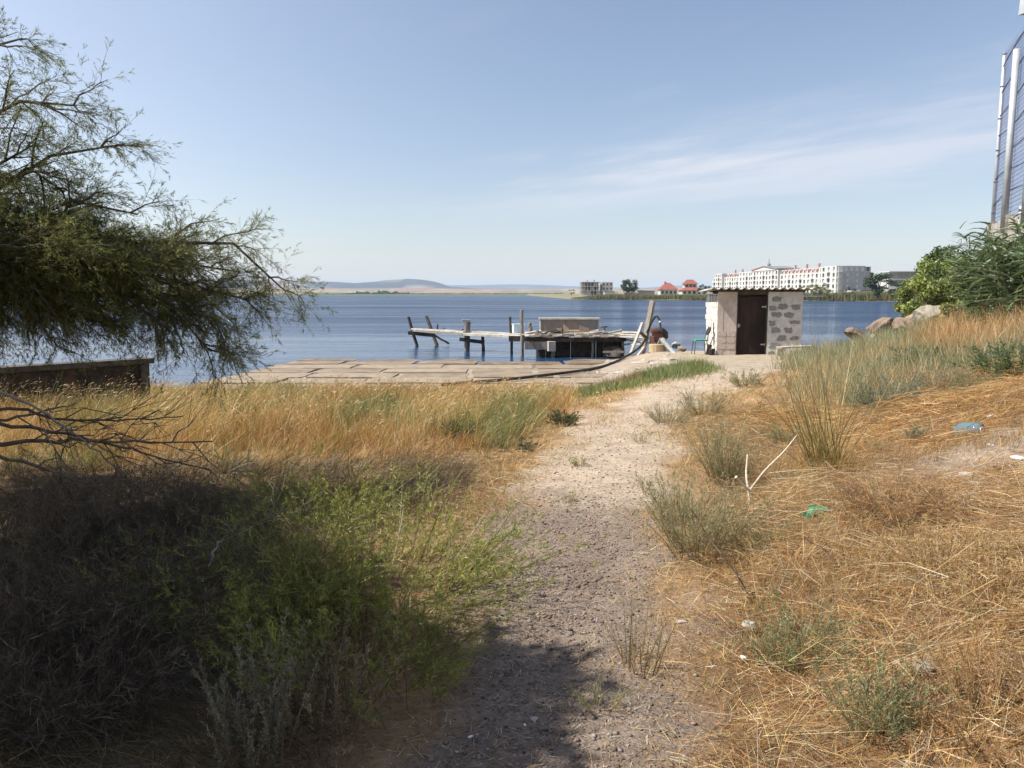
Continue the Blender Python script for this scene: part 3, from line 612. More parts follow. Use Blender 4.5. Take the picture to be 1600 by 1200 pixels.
def spline(P_, n=10):
    P_ = np.asarray(P_, float); out = []
    Q = np.vstack([2 * P_[0] - P_[1], P_, 2 * P_[-1] - P_[-2]])
    for i in range(1, len(Q) - 2):
        for t_ in np.linspace(0, 1, n, endpoint=False):
            a_, b_, c_, d_ = Q[i - 1], Q[i], Q[i + 1], Q[i + 2]
            out.append(.5 * (2 * b_ + (c_ - a_) * t_ + (2 * a_ - 5 * b_ + 4 * c_ - d_) * t_ ** 2 + (3 * b_ - a_ - 3 * c_ + d_) * t_ ** 3))
    return np.array(out + [P_[-1]])
hs = spline([at(1011, 520, 27.2), at(1017, 506, 27.1), at(1025, 494, 27.0), at(1031, 502, 26.9), at(1032, 516, 26.8), at(1031, 524, 26.8)])
ah = thing('arched_hose', 'black hose arching from the leaning post over to the pump', 'hose', at(1011, 525, 27.2))
MB().tube(hs, .035, 7).obj('hose_tube', M_RUBBER, ah, True); MB().tube(hs[30:33], .05, 8).obj('coupling', M_STEEL, ah, True)
def onground(px, py, dz=.05):
    """walk along the sight line until it meets the terrain"""
    for Yk in np.linspace(1.6, 32, 1500):
        q = at(px, py, Yk)
        if q[2] <= float(Hs(q[0], Yk)) + dz: return q
    return q
def Hs(x, y):
    z = float(H(x, y, False))
    if -8 < x < 2.5 and 19.5 < y < 28.7: z = max(z, float(np.interp(y, [19, 28.8], [-.60, -.745])) + .01)
    return z
hp = [at(1010, 527, 27.3), at(1001, 541, 27.0), at(985, 553, 26.6)] + [onground(*q) for q in ((960, 566), (935, 574), (900, 580), (860, 585), (800, 592), (740, 597), (690, 601))]
tag(MB().tube(spline(hp), .042, 7).obj('long_hose', M_RUBBER, None, True), 'long black hose curving from the leaning post down along the slabs', 'hose')
# flat stones, boards and rubble between slabs and pump
M_STONE = pmat('shore_stone', (.30, .27, .23), (.46, .42, .36), 6, .9, .5); M_STONE2 = pmat('brown_stone', (.24, .18, .13), (.38, .30, .23), 5, .9, .6, c3=(.17, .12, .08))
def rock(name, c, s, m, seed, parent=None, sub=2, rough=.32, flat=False):
    import bmesh
    bm = bmesh.new(); bmesh.ops.create_icosphere(bm, subdivisions=sub, radius=1); r_ = np.random.default_rng(seed)
    ks = [(unit(r_.normal(size=3)), r_.uniform(.42, .78)) for _ in range(8)]; bumps = r_.normal(size=(5, 3)) * 2.2
    for v in bm.verts:
        q = np.array(v.co)
        for nrm, d in ks:                                       # chip by planes: facetted rock
            e = q @ nrm - d
            if e > 0: q = q - nrm * e * .97
        q = q * (1 + rough * .10 * (r_.random() - .5) + .035 * sum(math.sin(float(q @ k_) * 2.3 + i_) for i_, k_ in enumerate(bumps))); v.co = q * np.array(s)
    me = bpy.data.meshes.new(name); bm.to_mesh(me); bm.free(); me.materials.append(m)
    o = bpy.data.objects.new(name, me); C.objects.link(o); o.location = [float(q) for q in c]; o.rotation_euler = (r_.uniform(-.2, .2), r_.uniform(-.2, .2), r_.uniform(0, 6))
    if parent is not None: o.parent = parent; o.location = Vector(o.location) - parent.location
    return o
for k in range(30):
    px, py = random.uniform(900, 1075), random.uniform(554, 584); q = onground(px, py, .0); s = random.uniform(.06, .2)
    tag(rock('flat_stone', q + (0, 0, .01), (s, s * random.uniform(.5, .9), s * .25), random.choice([M_STONE, M_STONE2, M_STONE]), k), 'flat grey brown stone on the shingle below the pump', 'stone', 'flat stones on the shingle by the jetty')
for px, py, s, lb in ((1055, 543, .34, 'pale rounded stone lying at the water right of the pump'), (1064, 550, .22, 'small brown stone in front of the pale rounded stone by the pump')):
    q = onground(px, py, .05); tag(rock('shore_stone', q + (0, 0, .08), (s, s * .7, s * .5), M_STONE if s > .3 else M_STONE2, int(px)), lb, 'stone')
for k, (p0, p1) in enumerate((((1020, 566), (1062, 569)), ((985, 567), (1018, 565)), ((1035, 561), (1052, 562)))):
    a_, b_ = onground(*p0, .03), onground(*p1, .03)
    tag(MB().bar(a_, b_, .2, .05).obj('driftwood_board', M_WOOD), ['long pale board lying on the ground below the pump', 'pale board on the shingle left of the pump', 'short pale board lying against the ochre drum'][k], 'board')
tag(rock('fallen_block', at(1137, 559, 23.9), (.28, .16, .08), M_PBLOCK, 77), 'broken pinkish slab lying at the foot of the hut\'s front corner', 'rubble')

# ---- boulders on the bank right of the hut
M_BOUL = pmat('tan_boulder', (.15, .11, .08), (.27, .20, .15), 2.6, .9, 1.0, c3=(.09, .065, .05), bdist=.06); M_BOULP = pmat('pale_boulder', (.22, .195, .15), (.32, .285, .225), 2.6, .9, .9, c3=(.2, .17, .12), bdist=.05)
for px, py, Yk, s, m, sd_, lb in ((1375, 508, 22.4, (.62, .55, .44), M_BOUL, 11, 'large tan boulder with a dark cleft on its left side'), (1412, 512, 21.4, (.72, .5, .36), M_BOUL, 23, 'broad cracked tan boulder in the middle of the bank'),
                              (1337, 519, 22.2, (.38, .4, .26), M_BOUL, 31, 'low rounded boulder nearest the hut'), (1452, 498, 21.6, (.50, .55, .52), M_BOULP, 45, 'pale pointed boulder beside the green bush'), (1472, 505, 21.3, (.30, .35, .34), M_BOULP, 52, 'smaller pale boulder right of the pointed one'),
                              (1428, 500, 23.0, (.42, .4, .30), M_STONE2, 64, 'brown boulder behind, under the edge of the green bush'), (1362, 524, 21.5, (.16, .2, .12), M_STONE, 72, 'small stone in front of the dark cleft')):
    tag(rock('boulder', at(px, py + 3, Yk), tuple(.88 * q_ for q_ in s), m, sd_, None, 4), lb, 'boulder', 'boulders on the bank')

# ------------------------------------------------------------------ buildings across the bay
M_HOTEL = pmat('white_render', (.48, .47, .455), (.56, .55, .535), .3, .8, 0); M_HGREY = pmat('grey_and_shade_render', (.30, .29, .29), (.38, .37, .37), .4, .85, 0)
M_GLASS = pmat('dark_window', (.03, .032, .036), (.09, .09, .095), .5, .15, 0, spec=.6); M_GLASSL = pmat('pale_blind_window', (.34, .33, .33), (.45, .44, .44), .5, .4, 0)
M_MANS = pmat('pink_roof_tile', (.36, .25, .225), (.44, .32, .29), .5, .85, 0); M_RED = pmat('red_roof_tile', (.23, .075, .055), (.31, .11, .08), .8, .8, 0); M_ROOFG = pmat('slate_roof', (.16, .16, .17), (.24, .24, .25), .5, .8, 0)
def facade(mb, o, u, n, width, z0, fh, floors, bays, ww, wh, sill, dep=.5):
    """wall with real openings; returns the window centres"""
    o, u, n = (np.asarray(q, float) for q in (o, u, n)); out = []; bw = width / bays; zv = np.array((0, 0, 1.))
    P_ = lambda s_, z, d=0: o + u * s_ + zv * (z0 + z) - n * d
    for f in range(floors):
        for b in range(bays):
            s0, s1, z_0, z_1 = b * bw, (b + 1) * bw, f * fh, (f + 1) * fh
            a0, a1, c0_, c1_ = s0 + (bw - ww) / 2, s1 - (bw - ww) / 2, z_0 + sill, z_0 + sill + wh
            O = [P_(s0, z_0), P_(s1, z_0), P_(s1, z_1), P_(s0, z_1)]; I = [P_(a0, c0_), P_(a1, c0_), P_(a1, c1_), P_(a0, c1_)]; D = [q - n * dep for q in I]
            mb.add(O + I + D, [(i, (i + 1) % 4, 4 + (i + 1) % 4, 4 + i) for i in range(4)] + [(4 + i, 4 + (i + 1) % 4, 8 + (i + 1) % 4, 8 + i) for i in range(4)])
            out.append((P_((a0 + a1) / 2, (c0_ + c1_) / 2, dep - .06), b, f))
    return out
_pm = {}
def panes(centres, ww, wh, n, parent, mats, proto=_pm, nm='window'):
    rz = math.atan2(n[1], n[0])
    for c, b, f in centres:
        m = random.choice(mats); k = (round(ww, 2), round(wh, 2), m.name)
        if k not in proto:
            o = MB().box((0, 0, 0), (.06, ww + .1, wh + .1)).box((.05, 0, 0), (.05, .09, wh)).obj(nm, m); proto[k] = o.data
        else:
            o = bpy.data.objects.new(nm, proto[k]); C.objects.link(o)
        o.parent = parent; o.location = Vector([float(q) for q in c]) - parent.location; o.rotation_euler = (0, 0, rz)
hA, hB = np.array((138., 330., 0)), np.array((122., 474., 0)); hu = unit(hB - hA); hn = np.array((hu[1] * -1, hu[0], 0)); hn = hn if hn[0] < 0 else -hn
HZ = .9; fh = 2.45
ho = thing('hotel', 'long white apartment hotel with pink mansards and an end greyed for shade across the bay', 'building', hA + (0, 0, HZ))
secs = [(0, 13, 5, 0, 'flat', 3), (13, 17, 5, -1.2, 'flat', 1), (17, 55, 4, -1.2, 'mans', 10), (55, 88, 5, 0, 'gable', 9), (88, 104, 5, -.6, 'flat', 4), (104, 128, 4, -1.6, 'mans', 7), (128, 138, 5, 0, 'flat', 3), (138, 144, 4, -1.0, 'flat', 2)]
for s0, s1, fl, off, rt, bays in secs:
    o = hA + hu * s0 + hn * off; mb = MB(); ww = 1.7
    cs = facade(mb, o, hu, hn, s1 - s0, HZ, fh, fl, bays, ww, 1.7, .6)
    zt = HZ + fl * fh; zv = np.array((0, 0, 1.)); bk = -hn * 13
    q = [o, o + hu * (s1 - s0), o + hu * (s1 - s0) + bk, o + bk]
    mb.add([p_ + zv * HZ for p_ in q] + [p_ + zv * (zt + .35) for p_ in q], [(0, 3, 7, 4), (1, 5, 6, 2), (2, 6, 7, 3), (4, 7, 6, 5)])
    mb.add([p_ + zv * zt for p_ in q[:2]] + [p_ + zv * (zt + .35) for p_ in q[:2]], [(0, 1, 3, 2)])
    w = mb.obj('wall', M_HOTEL, ho); panes(cs, ww, 1.7, hn, ho, [M_GLASS, M_GLASS, M_GLASSL, M_HGREY])
    for f in range(1, fl, 1):                                  # balcony slabs on every third bay
        for b in range(1, bays, 3):
            c = o + hu * ((b + .5) * (s1 - s0) / bays) + hn * .55
            mb2 = MB().bar(c - hu * 1.4 + zv * (HZ + f * fh + .1), c + hu * 1.4 + zv * (HZ + f * fh + .1), 1.1, .16); mb2.bar(c - hu * 1.4 + hn * .5 + zv * (HZ + f * fh + .6), c + hu * 1.4 + hn * .5 + zv * (HZ + f * fh + .6), .08, .8).obj('balcony', M_HOTEL, ho)
    if rt == 'mans':
        a0, a1 = o + zv * (zt + .35), o + hu * (s1 - s0) + zv * (zt + .35); up = zv * 2.3 - hn * 1.2
        mr_ = MB().add([a0, a1, a1 + up, a0 + up, a1 + up - hn * 9, a0 + up - hn * 9], [(0, 1, 2, 3), (3, 2, 4, 5)]).obj('mansard', M_MANS, ho)
        for b in range(bays):
            c = o + hu * ((b + .5) * (s1 - s0) / bays) + zv * (zt + 1.3)
            MB().bar(c - hn * .1, c - hn * 1.5, 1.7, 1.9).obj('dormer', M_HOTEL if b % 2 else M_MANS, mr_); MB().bar(c + hn * .02, c - hn * .2, 1.0, 1.2).obj('dormer_window', M_GLASS, mr_)
            if b % 3 == 1: MB().bar(c + zv * 1.2 - hn * 3, c + zv * 3.4 - hn * 3, .9, .9).obj('chimney', M_MANS, mr_)
    if rt == 'gable':
        a0, a1 = o + hu * 2 + zv * (zt + .35) + hn * .3, o + hu * (s1 - s0 - 2) + zv * (zt + .35) + hn * .3; pk = (a0 + a1) / 2 + zv * 1.6
        gr = MB().prism([a0, a1, pk], -hn * 12).obj('gable_roof', M_HOTEL, ho)
        MB().prism([a0 + zv * .3, pk + zv * .35, pk + zv * .8, a0 + zv * .7 - hu * .6], -hn * 12.4 + hn * .0).obj('slope', M_ROOFG, gr); MB().prism([pk + zv * .35, a1 + zv * .3, a1 + zv * .75 + hu * .6, pk + zv * .8], -hn * 12.2).obj('slope', M_RED, gr)
        MB().tube([pk - hn * 3, pk - hn * 3 + zv * 2.0, pk - hn * 3 + zv * 2.1, pk - hn * 3 + zv * 5], [.9, .9, .25, .06], 8).obj('spire', M_ROOFG, gr)
# end face, its shade put into a greyer render; corner balconies
eu, en = -hn, np.array((-hu[0], -hu[1], 0)); mb = MB(); o = hA + en * .06 - hn * 3
cs = facade(mb, o, eu, en, 12.4, HZ + 4 * fh, fh, 1, 5, 1.3, 1.6, .6, .35); mb.obj('end_wall', M_HGREY, ho); panes(cs, 1.3, 1.6, en, ho, [M_GLASS, M_GLASSL])
mb = MB(); cs = facade(mb, o + en * .01, eu, en, 13.0, HZ, fh, 4, 3, .9, 1.2, .9, .3); mb.obj('end_wall', M_HGREY, ho); panes(cs, .9, 1.2, en, ho, [M_GLASSL])
for f in range(5):
    c = hA + en * 1.0 - hn * 1.5 + np.array((0, 0, HZ + f * fh + .1)); MB().bar(c + hn * 1.6, c - hn * 1.4, 2.0, .18).obj('balcony', M_HOTEL, ho)
    MB().bar(c + hn * 1.55 + en * .9, c + hn * 1.55 + en * .9 + (0, 0, fh - .2), .3, .3).obj('column', M_HOTEL, ho)
MB().box(hA + en * 4 - hn * 10 + (0, 0, HZ + .9), (14, 7, 2.4), .1).obj('annex', M_HOTEL, ho); MB().box(hA + en * 4 - hn * 10 + (4, 0, HZ + 2.2), (15, 8, .25), .1).obj('annex_roof', M_ROOFG, ho)

# white flat-roofed building at right, behind the trees
wb = thing('terrace_building', 'white flat-roofed terraced building behind the dark tree on the right', 'building', (150, 300, .9)); b0 = at(1388, 459, 300)[0]
mb = MB(); cs = facade(mb, (b0, 300, 0), (1, 0, 0), (0, -1, 0), 34, .9, 3.1, 2, 9, 2.9, 1.9, .7, .6); mb.box((b0 + 17, 305, 3.9), (33.8, 8.6, 6.0)); mb.obj('wall', M_HOTEL, wb); panes(cs, 2.9, 1.9, (0, -1, 0), wb, [M_GLASS])
mb = MB(); cs = facade(mb, (b0 + 1, 302, 0), (1, 0, 0), (0, -1, 0), 32, 7.3, 2.8, 1, 12, 2.2, 1.6, .6, .4); mb.box((b0 + 17, 306, 8.6), (31.8, 6.6, 2.5)); mb.obj('upper_wall', M_HOTEL, wb); panes(cs, 2.2, 1.6, (0, -1, 0), wb, [M_GLASSL])
for z in (7.15, 10.2): MB().box((b0 + 17, 303.5, z), (35, 9, .3)).obj('roof_slab', M_HOTEL, wb)
MB().box((b0 + 17, 298.4, 3.9), (35, .12, .9)).obj('parapet', M_HOTEL, wb)

# unfinished concrete frame building
uf = thing('unfinished_building', 'grey unfinished concrete frame building left of the lone tree', 'building', at(930, 462, 450))
u0, u1 = at(908, 460, 450)[0], at(938, 460, 450)[0]; fh2 = 2.5; M_RAW = pmat('raw_concrete', (.36, .33, .31), (.46, .43, .40), .4, .9, 0)
for f in range(4): MB().box(((u0 + u1) / 2, 455, .9 + f * fh2), (u1 - u0, 10, .3)).obj('floor_slab', M_RAW, uf)
for k in range(7):
    xk = u0 + .2 + (u1 - u0 - .4) * k / 6
    for yk in (450.3, 459.7): MB().box((xk, yk, .9 + 1.5 * fh2 - .002), (.35, .35, fh2 * 3 - .31)).obj('column', M_RAW, uf)
for k, f in ((0, 0), (0, 1), (0, 2), (2, 0), (3, 1), (5, 0), (4, 2), (1, 0)):
    xk = u0 + (u1 - u0) * (k + .5) / 6; MB().box((xk, 451, 1.05 + (f + .5) * fh2 - .15), ((u1 - u0) / 6 - .4, .2, fh2 - .32)).obj('infill_wall', M_RAW if f else M_HOTEL, uf)
MB().box(((u0 + u1) / 2, 458, .9 + 1.5 * fh2), (u1 - u0 - 1, .2, fh2 * 3 - .4)).obj('back_wall', M_HGREY, uf)
u2, u3 = at(940, 460, 452)[0], at(957, 460, 452)[0]; mb = MB(); cs = facade(mb, (u2, 451, 0), (1, 0, 0), (0, -1, 0), u3 - u2, .9, fh2, 3, 3, 1.1, 1.2, .6, .3); mb.box(((u2 + u3) / 2, 456.5, .9 + 1.5 * fh2), (u3 - u2 - .02, 9, 3 * fh2)); mb.obj('wing_wall', M_RAW, uf); panes(cs, 1.1, 1.2, (0, -1, 0), uf, [M_GLASS])
for xk in (u0 + 4, u0 + 8): MB().box((xk, 456, .9 + 3 * fh2 + .7), (.8, 1.4, 1.3)).obj('chimney', M_RAW, uf)

def house(label, px0, px1, Yk, wall_h, roof_h, tier=False):
    x0, x1 = at(px0, 460, Yk)[0], at(px1, 460, Yk)[0]; w = x1 - x0; d = w * .8; z0 = .9
    t_ = thing('red_roof_house', label, 'house', ((x0 + x1) / 2, Yk + d / 2, z0)); mb = MB()
    cs = facade(mb, (x0, Yk, 0), (1, 0, 0), (0, -1, 0), w, z0, wall_h, 1, 4, 1.1, 1.3, .7, .25); mb.box(((x0 + x1) / 2, Yk + d / 2 + .2, z0 + wall_h / 2), (w - .02, d, wall_h - .02)); mb.obj('wall', M_HOTEL, t_); panes(cs, 1.1, 1.3, (0, -1, 0), t_, [M_GLASS])
    def hip(xa, xb, ya, yb, z, h, ov=.6):
        xa -= ov; xb += ov; ya -= ov; yb += ov; r = min(xb - xa, yb - ya) / 2; ym = (ya + yb) / 2
        q = [(xa, ya, z), (xb, ya, z), (xb, yb, z), (xa, yb, z), (xa + r * .9, ym, z + h), (xb - r * .9, ym, z + h)]
        return MB().add(q, [(0, 1, 5, 4), (1, 2, 5), (2, 3, 4, 5), (3, 0, 4), (3, 2, 1, 0)]).obj('roof', M_RED, t_)
    r1 = hip(x0, x1, Yk, Yk + d, z0 + wall_h, roof_h)
    MB().box((x0 + w * .35, Yk + d * .5, z0 + wall_h + roof_h * .9), (.7, .7, 1.6)).obj('chimney', M_RED, r1)
    if tier:
        zz = z0 + wall_h + roof_h * .55; MB().box((x0 + w * .5, Yk + d * .65, zz + .6), (w * .66, d * .5, 2.2)).obj('upper_wall', M_HOTEL, t_); hip(x0 + w * .17, x0 + w * .83, Yk + d * .4, Yk + d * .9, zz + 1.7, roof_h)
        for k in (.3, .5, .7): MB().box((x0 + w * k, Yk + d * .4 - .02, zz + .9), (1.0, .06, 1.1)).obj('window', M_GLASS, t_)
house('lower red-roofed white house right of the lone tree', 1032, 1058, 338, 2.6, 2.9)
house('two-tier red-roofed house next to the dark bush left of the hut roof', 1066, 1096, 330, 2.2, 1.9, True)
kk = at(987, 462, 316); ks = thing('kiosk', 'small white kiosk at the water below the lone tree', 'kiosk', (kk[0], 316, -.6))
MB().box((kk[0], 317, .9), (5.5, 3, 1.8)).obj('wall', M_HOTEL, ks); MB().box((kk[0], 317, 2.0), (7, 4.4, .3)).obj('roof', M_HGREY, ks); MB().box((kk[0] - .6, 315.46, .75), (1.1, .08, 1.4)).obj('door', M_GLASS, ks)
for q in (-2.4, 0, 2.4): MB().tube([(kk[0] + q, 315, -1.6), (kk[0] + q, 315, 1.85)], .14, 6).obj('post', M_WDARK, ks)
MB().box((kk[0], 315.2, -.35), (6.4, 2.6, .2)).obj('deck', M_WDARK, ks)
for px, Yk, w, lb in ((952, 400, 5, 'small white shed below the unfinished building'), (1010, 335, 7, 'low grey shed just right of the lone tree')):
    q = at(px, 462, Yk); t_ = thing('shed', lb, 'shed', (q[0], Yk, .8)); MB().box((q[0], Yk + 2, 1.7), (w, 4, 2.0)).obj('wall', M_HOTEL if px == 952 else M_RAW, t_); MB().prism([(q[0] - w / 2 - .3, Yk - .3, 2.7), (q[0] + w / 2 + .3, Yk - .3, 2.7), (q[0] + w / 2 + .3, Yk - .3, 2.95), (q[0] - w / 2 - .3, Yk - .3, 3.2)], (0, 4.6, 0)).obj('roof', M_ROOFG, t_)
q = at(1262, 459, 246); pl = thing('low_pier', 'low pale boat pier at the reed edge right of the hut roof', 'pier', (q[0], 240, WZ))
MB().box((q[0] - 2, 239, .9), (7, 2.4, .25)).obj('deck', M_WOOD, pl)
for k in (-5, -2, 1): MB().box((q[0] + k, 239, .1), (.3, .3, 1.9)).obj('post', M_WOOD, pl)

# ------------------------------------------------------------------ trees across the bay
M_BARK = pmat('bark', (.07, .055, .04), (.16, .13, .10), 8, .95, .6, stretch=(1, 1, .3))
def clump_leaves(c, rad, n, size, pal, clumps, squash=.8, skirt=None):
    """leaf triangles gathered in clumps inside an ellipsoid"""
    c, rad = np.asarray(c, float), np.asarray(rad, float)
    cc = rvec(clumps) * rng.uniform(.35, .95, (clumps, 1)) ** .6 * rad + c
    own = rng.integers(0, clumps, n); cr = rng.uniform(.22, .42, clumps) * rad.min()
    p = cc[own] + rvec(n) * (rng.uniform(0, 1, (n, 1)) ** .45) * cr[own][:, None] * (1, 1, squash)
    d = unit(rng.normal(size=(n, 3)) + (0, 0, -.2)); s = size * rng.uniform(.6, 1.4, n)
    return strips(p, d, s, s * .6, rng.normal(0, .12, (n, 3)), 2, pick(n, pal, jit=.2) * (1 + rng.normal(0, .12, clumps))[own][:, None]), cc
def far_tree(name, label, px, py_base, Yk, h, w, pal, n=2600, clumps=26, group=None, low=.25, cat='tree'):
    q = at(px, py_base, Yk); g = np.array((q[0], Yk, float(np.interp(Yk, [230, 420], [.5, .9])) if Yk > 100 else q[2]))
    t_ = thing(name, label, cat, g, group)
    c = g + (0, 0, h * (.5 + low / 2)); lv, cc = clump_leaves(c, (w / 2, w / 2, h * (1 - low) / 2), n, h * .055, pal, clumps); veg('crown', lv, M_LEAF, t_)
    mb = MB(); mb.tube([g + (0, 0, -.3), g + (0, 0, h * .35), g + (.05 * w, 0, h * .6)], [h * .035, h * .025, h * .012], 7)
    for k in range(0, len(cc), max(1, len(cc) // 7)): mb.tube([g + (0, 0, h * .3), (g + (0, 0, h * .4) + cc[k]) / 2, cc[k]], [h * .014, h * .01, h * .004], 5)
    mb.obj('trunk', M_BARK, t_); return t_
DKG = [(.035, .06, .025), (.05, .08, .03), (.07, .10, .04)]; YLG = [(.22, .24, .06), (.16, .19, .05), (.28, .28, .09)]; MDG = [(.07, .11, .035), (.10, .14, .045), (.05, .08, .03)]
far_tree('lone_tree', 'tall dark lone tree standing on the far shore', 983, 464, 332, 7.6, 6.6, DKG, 3600, 30, low=.12)
far_tree('shore_bush', 'small dark bush left of the unfinished building', 893, 463, 420, 3.2, 6, DKG, 900, 10, low=0, cat='bush')
far_tree('shore_bush', 'dark bush beside the two-tier red-roofed house', 1101, 464, 322, 5.6, 7, DKG, 1800, 16, low=.05, cat='bush')
far_tree('shore_bush', 'low dark bush right of the unfinished building', 963, 463, 400, 2.0, 9, DKG, 800, 10, low=0, cat='bush')
far_tree('shore_tree', 'yellow-green round tree in front of the white hotel', 1279, 466, 250, 5.2, 7.2, YLG, 3000, 24, low=.05)
far_tree('shore_bush', 'dark bush peeking over the right end of the hut roof', 1256, 466, 252, 3.4, 4.5, DKG, 1200, 12, low=.05, cat='bush')
far_tree('shore_bush', 'small dark bush below the hotel\'s grey end', 1328, 468, 245, 3.4, 4.2, DKG, 900, 10, low=0, cat='bush')  # the hotel end is greyed to carry its shade
far_tree('shore_tree', 'dark green broad tree between hotel and white terraced building', 1372, 468, 215, 7.2, 8.5, MDG, 3600, 26, low=.1)
far_tree('shore_bush', 'green bush at the foot of the dark broad tree', 1408, 468, 212, 4.6, 8, MDG, 2200, 16, low=.0, cat='bush')
# reed belt along the far shore (one mass)
n = 26000; xr = np.concatenate([rng.uniform(26, 175, n)]); tr = rng.uniform(-.5, 9, n); yr = spit_front(xr) + tr
cl = fbm(xr * .12, yr * .12, 71); hgt = np.interp(xr, [26, 40, 90, 115, 140, 175], [1.1, 1.5, 1.6, 2.5, 2.6, 3.0]) * (.5 + cl) * sstep(24, 36, xr)
zb = np.full(n, WZ + .3)
cr_ = np.where((cl > .52)[:, None], pick(n, [(.26, .25, .10), (.20, .21, .08), (.32, .27, .13)]), pick(n, [(.15, .18, .06), (.20, .21, .08), (.34, .26, .14)]))
kind(veg('reed_belt', strips(np.stack([xr, yr, zb], 1), updir(n, .12), hgt + .4, .22, rng.normal(0, .1, (n, 3)) * (1, 1, 0), 2, cr_), M_LEAF), 'stuff', 'belt of green and tan reeds along the far shore', 'reeds')
# line of trees on the distant shore (reads as one mass)
n = 9000; th2 = rng.normal(0, 1, n); pxl = np.where(rng.random(n) < .6, rng.uniform(540, 640, n), rng.uniform(250, 880, n)); ang = np.arctan((pxl - 800) / 1200); rd = rng.uniform(1540, 1620, n)
hh = rng.uniform(0, 1, n) * np.where((pxl > 540) & (pxl < 640), 5, 1.6) * np.clip(fbm(pxl * .16, rd * 0, 75) * 2.2 - .5, .05, 1.4) * sstep(536, 560, pxl + 20 * (pxl < 540)) 
kind(veg('distant_trees', strips(np.stack([rd * np.sin(ang), rd * np.cos(ang), .8 + hh], 1), updir(n, .8), 1.8, 1.6, rng.normal(0, .1, (n, 3)), 2, pick(n, DKG)), M_LEAF), 'stuff', 'thin dark line of trees along the distant shore', 'trees')

# ------------------------------------------------------------------ tall mesh fence on a concrete wall, right edge
M_GALV = pmat('galvanised_pole', (.40, .42, .43), (.52, .54, .55), 4, .45, .05, metal=.25); M_WIRE = pmat('fence_wire', (.13, .15, .22), (.20, .22, .30), 10, .5, 0, metal=.3)
M_PANELC = pmat('stained_concrete', (.28, .25, .22), (.42, .38, .34), 3, .92, .6, c3=(.20, .17, .14), bdist=.015)
fA, fB = at(1551, 352, 20.5), at(1577, 362, 18.6); fd = unit(np.array((fB[0] - fA[0], fB[1] - fA[1], 0))); fl_ = math.hypot(fB[0] - fA[0], fB[1] - fA[1])
wt = fA[2]; fo = np.array((fA[0], fA[1], 0.)); top = at(1577, 83, 20.5)[2]
cw = thing('concrete_panel_wall', 'stained concrete panel wall under the tall mesh fence', 'wall', (fo[0], fo[1], 1.2))
for k in range(3):
    a_, b_ = fo + fd * (k * fl_ + (.05 if k else -.28)), fo + fd * ((k + 1) * fl_ - .05)
    MB().bar(a_ + (0, 0, (wt + 1.0) / 2), b_ + (0, 0, (wt + 1.0) / 2), .12, wt - 1.0).obj('panel', M_PANELC, cw)
    MB().box(fo + fd * (k * fl_) + (0, 0, (wt + 1.05) / 2), (.22, .22, wt - .9), math.atan2(fd[1], fd[0])).obj('post', M_PANELC, cw)
MB().box(fo - fd * .36 + (0, 0, (wt + .95) / 2), (.10, .16, wt - .95), math.atan2(fd[1], fd[0])).obj('end_post', M_WDARK, cw)
mf = thing('mesh_fence', 'very tall wire mesh fence on grey poles above the concrete wall', 'fence', (fo[0], fo[1], wt))
side_ = np.array((fd[1], -fd[0], 0))
for k in range(3):
    p = fo + fd * (k * fl_) + side_ * (.12 if k else 0); r = .05 if k == 0 else .075
    pole = MB().tube([p + (0, 0, wt - .35), p + (0, 0, top if k == 0 else at(1592, 76, 18.6)[2])], r, 10).obj('pole', M_GALV, mf, True)
    for z in (np.arange(wt + .3, top, .8) if k == 0 else []): MB().tube([p + (0, 0, z - .02), p + (0, 0, z + .02)], r * 1.06, 8).obj('clamp', M_TUBE, pole)
mbv, mbh = MB(), MB()
L3 = fl_ * 3
for s_ in np.arange(.05, L3, .10): p = fo + fd * s_ + (0, 0, wt + .06); mbv.add([p - fd * .006, p + fd * .006, p + fd * .006 + (0, 0, top - wt), p - fd * .006 + (0, 0, top - wt), p + side_ * .005, p + side_ * .005 + (0, 0, top - wt)], [(0, 1, 2, 3), (0, 4, 5, 3), (1, 4, 5, 2)])
for z in np.arange(wt + .06, top, .10):
    a_, b_ = fo + (0, 0, z), fo + fd * L3 + (0, 0, z); mbh.add([a_ - (0, 0, .006), b_ - (0, 0, .006), b_ + (0, 0, .006), a_ + (0, 0, .006), a_ + side_ * .005, b_ + side_ * .005], [(0, 1, 2, 3), (0, 4, 5, 1), (3, 4, 5, 2)])
w1_ = mbv.obj('vertical_wires', M_WIRE, mf); w1_['kind'] = 'stuff'; w2_ = mbh.obj('horizontal_wires', M_WIRE, mf); w2_['kind'] = 'stuff'
# thin blue windbreak net hanging on the mesh
m, N, L, P = node_mat('blue_net'); P.inputs['Base Color'].default_value = (.12, .17, .42, 1); P.inputs['Roughness'].default_value = .8
tr_ = N.new('ShaderNodeBsdfTransparent'); ms = N.new('ShaderNodeMixShader'); ms.inputs[0].default_value = .32; L.new(tr_.outputs[0], ms.inputs[1]); L.new(P.outputs[0], ms.inputs[2]); L.new(ms.outputs[0], N['Material Output'].inputs[0])
ns, nzv = 24, 30; vs = []
for j in range(nzv + 1):
    for i in range(ns + 1):
        p = fo + fd * (L3 * i / ns) - side_ * (.03 + .03 * math.sin(j * 1.1 + i * .6)) + (0, 0, wt + .08 + (top - wt - .12) * j / nzv); vs.append(p)
MB().add(vs, [(j * (ns + 1) + i, j * (ns + 1) + i + 1, (j + 1) * (ns + 1) + i + 1, (j + 1) * (ns + 1) + i) for j in range(nzv) for i in range(ns)]).obj('net', m, mf, True)
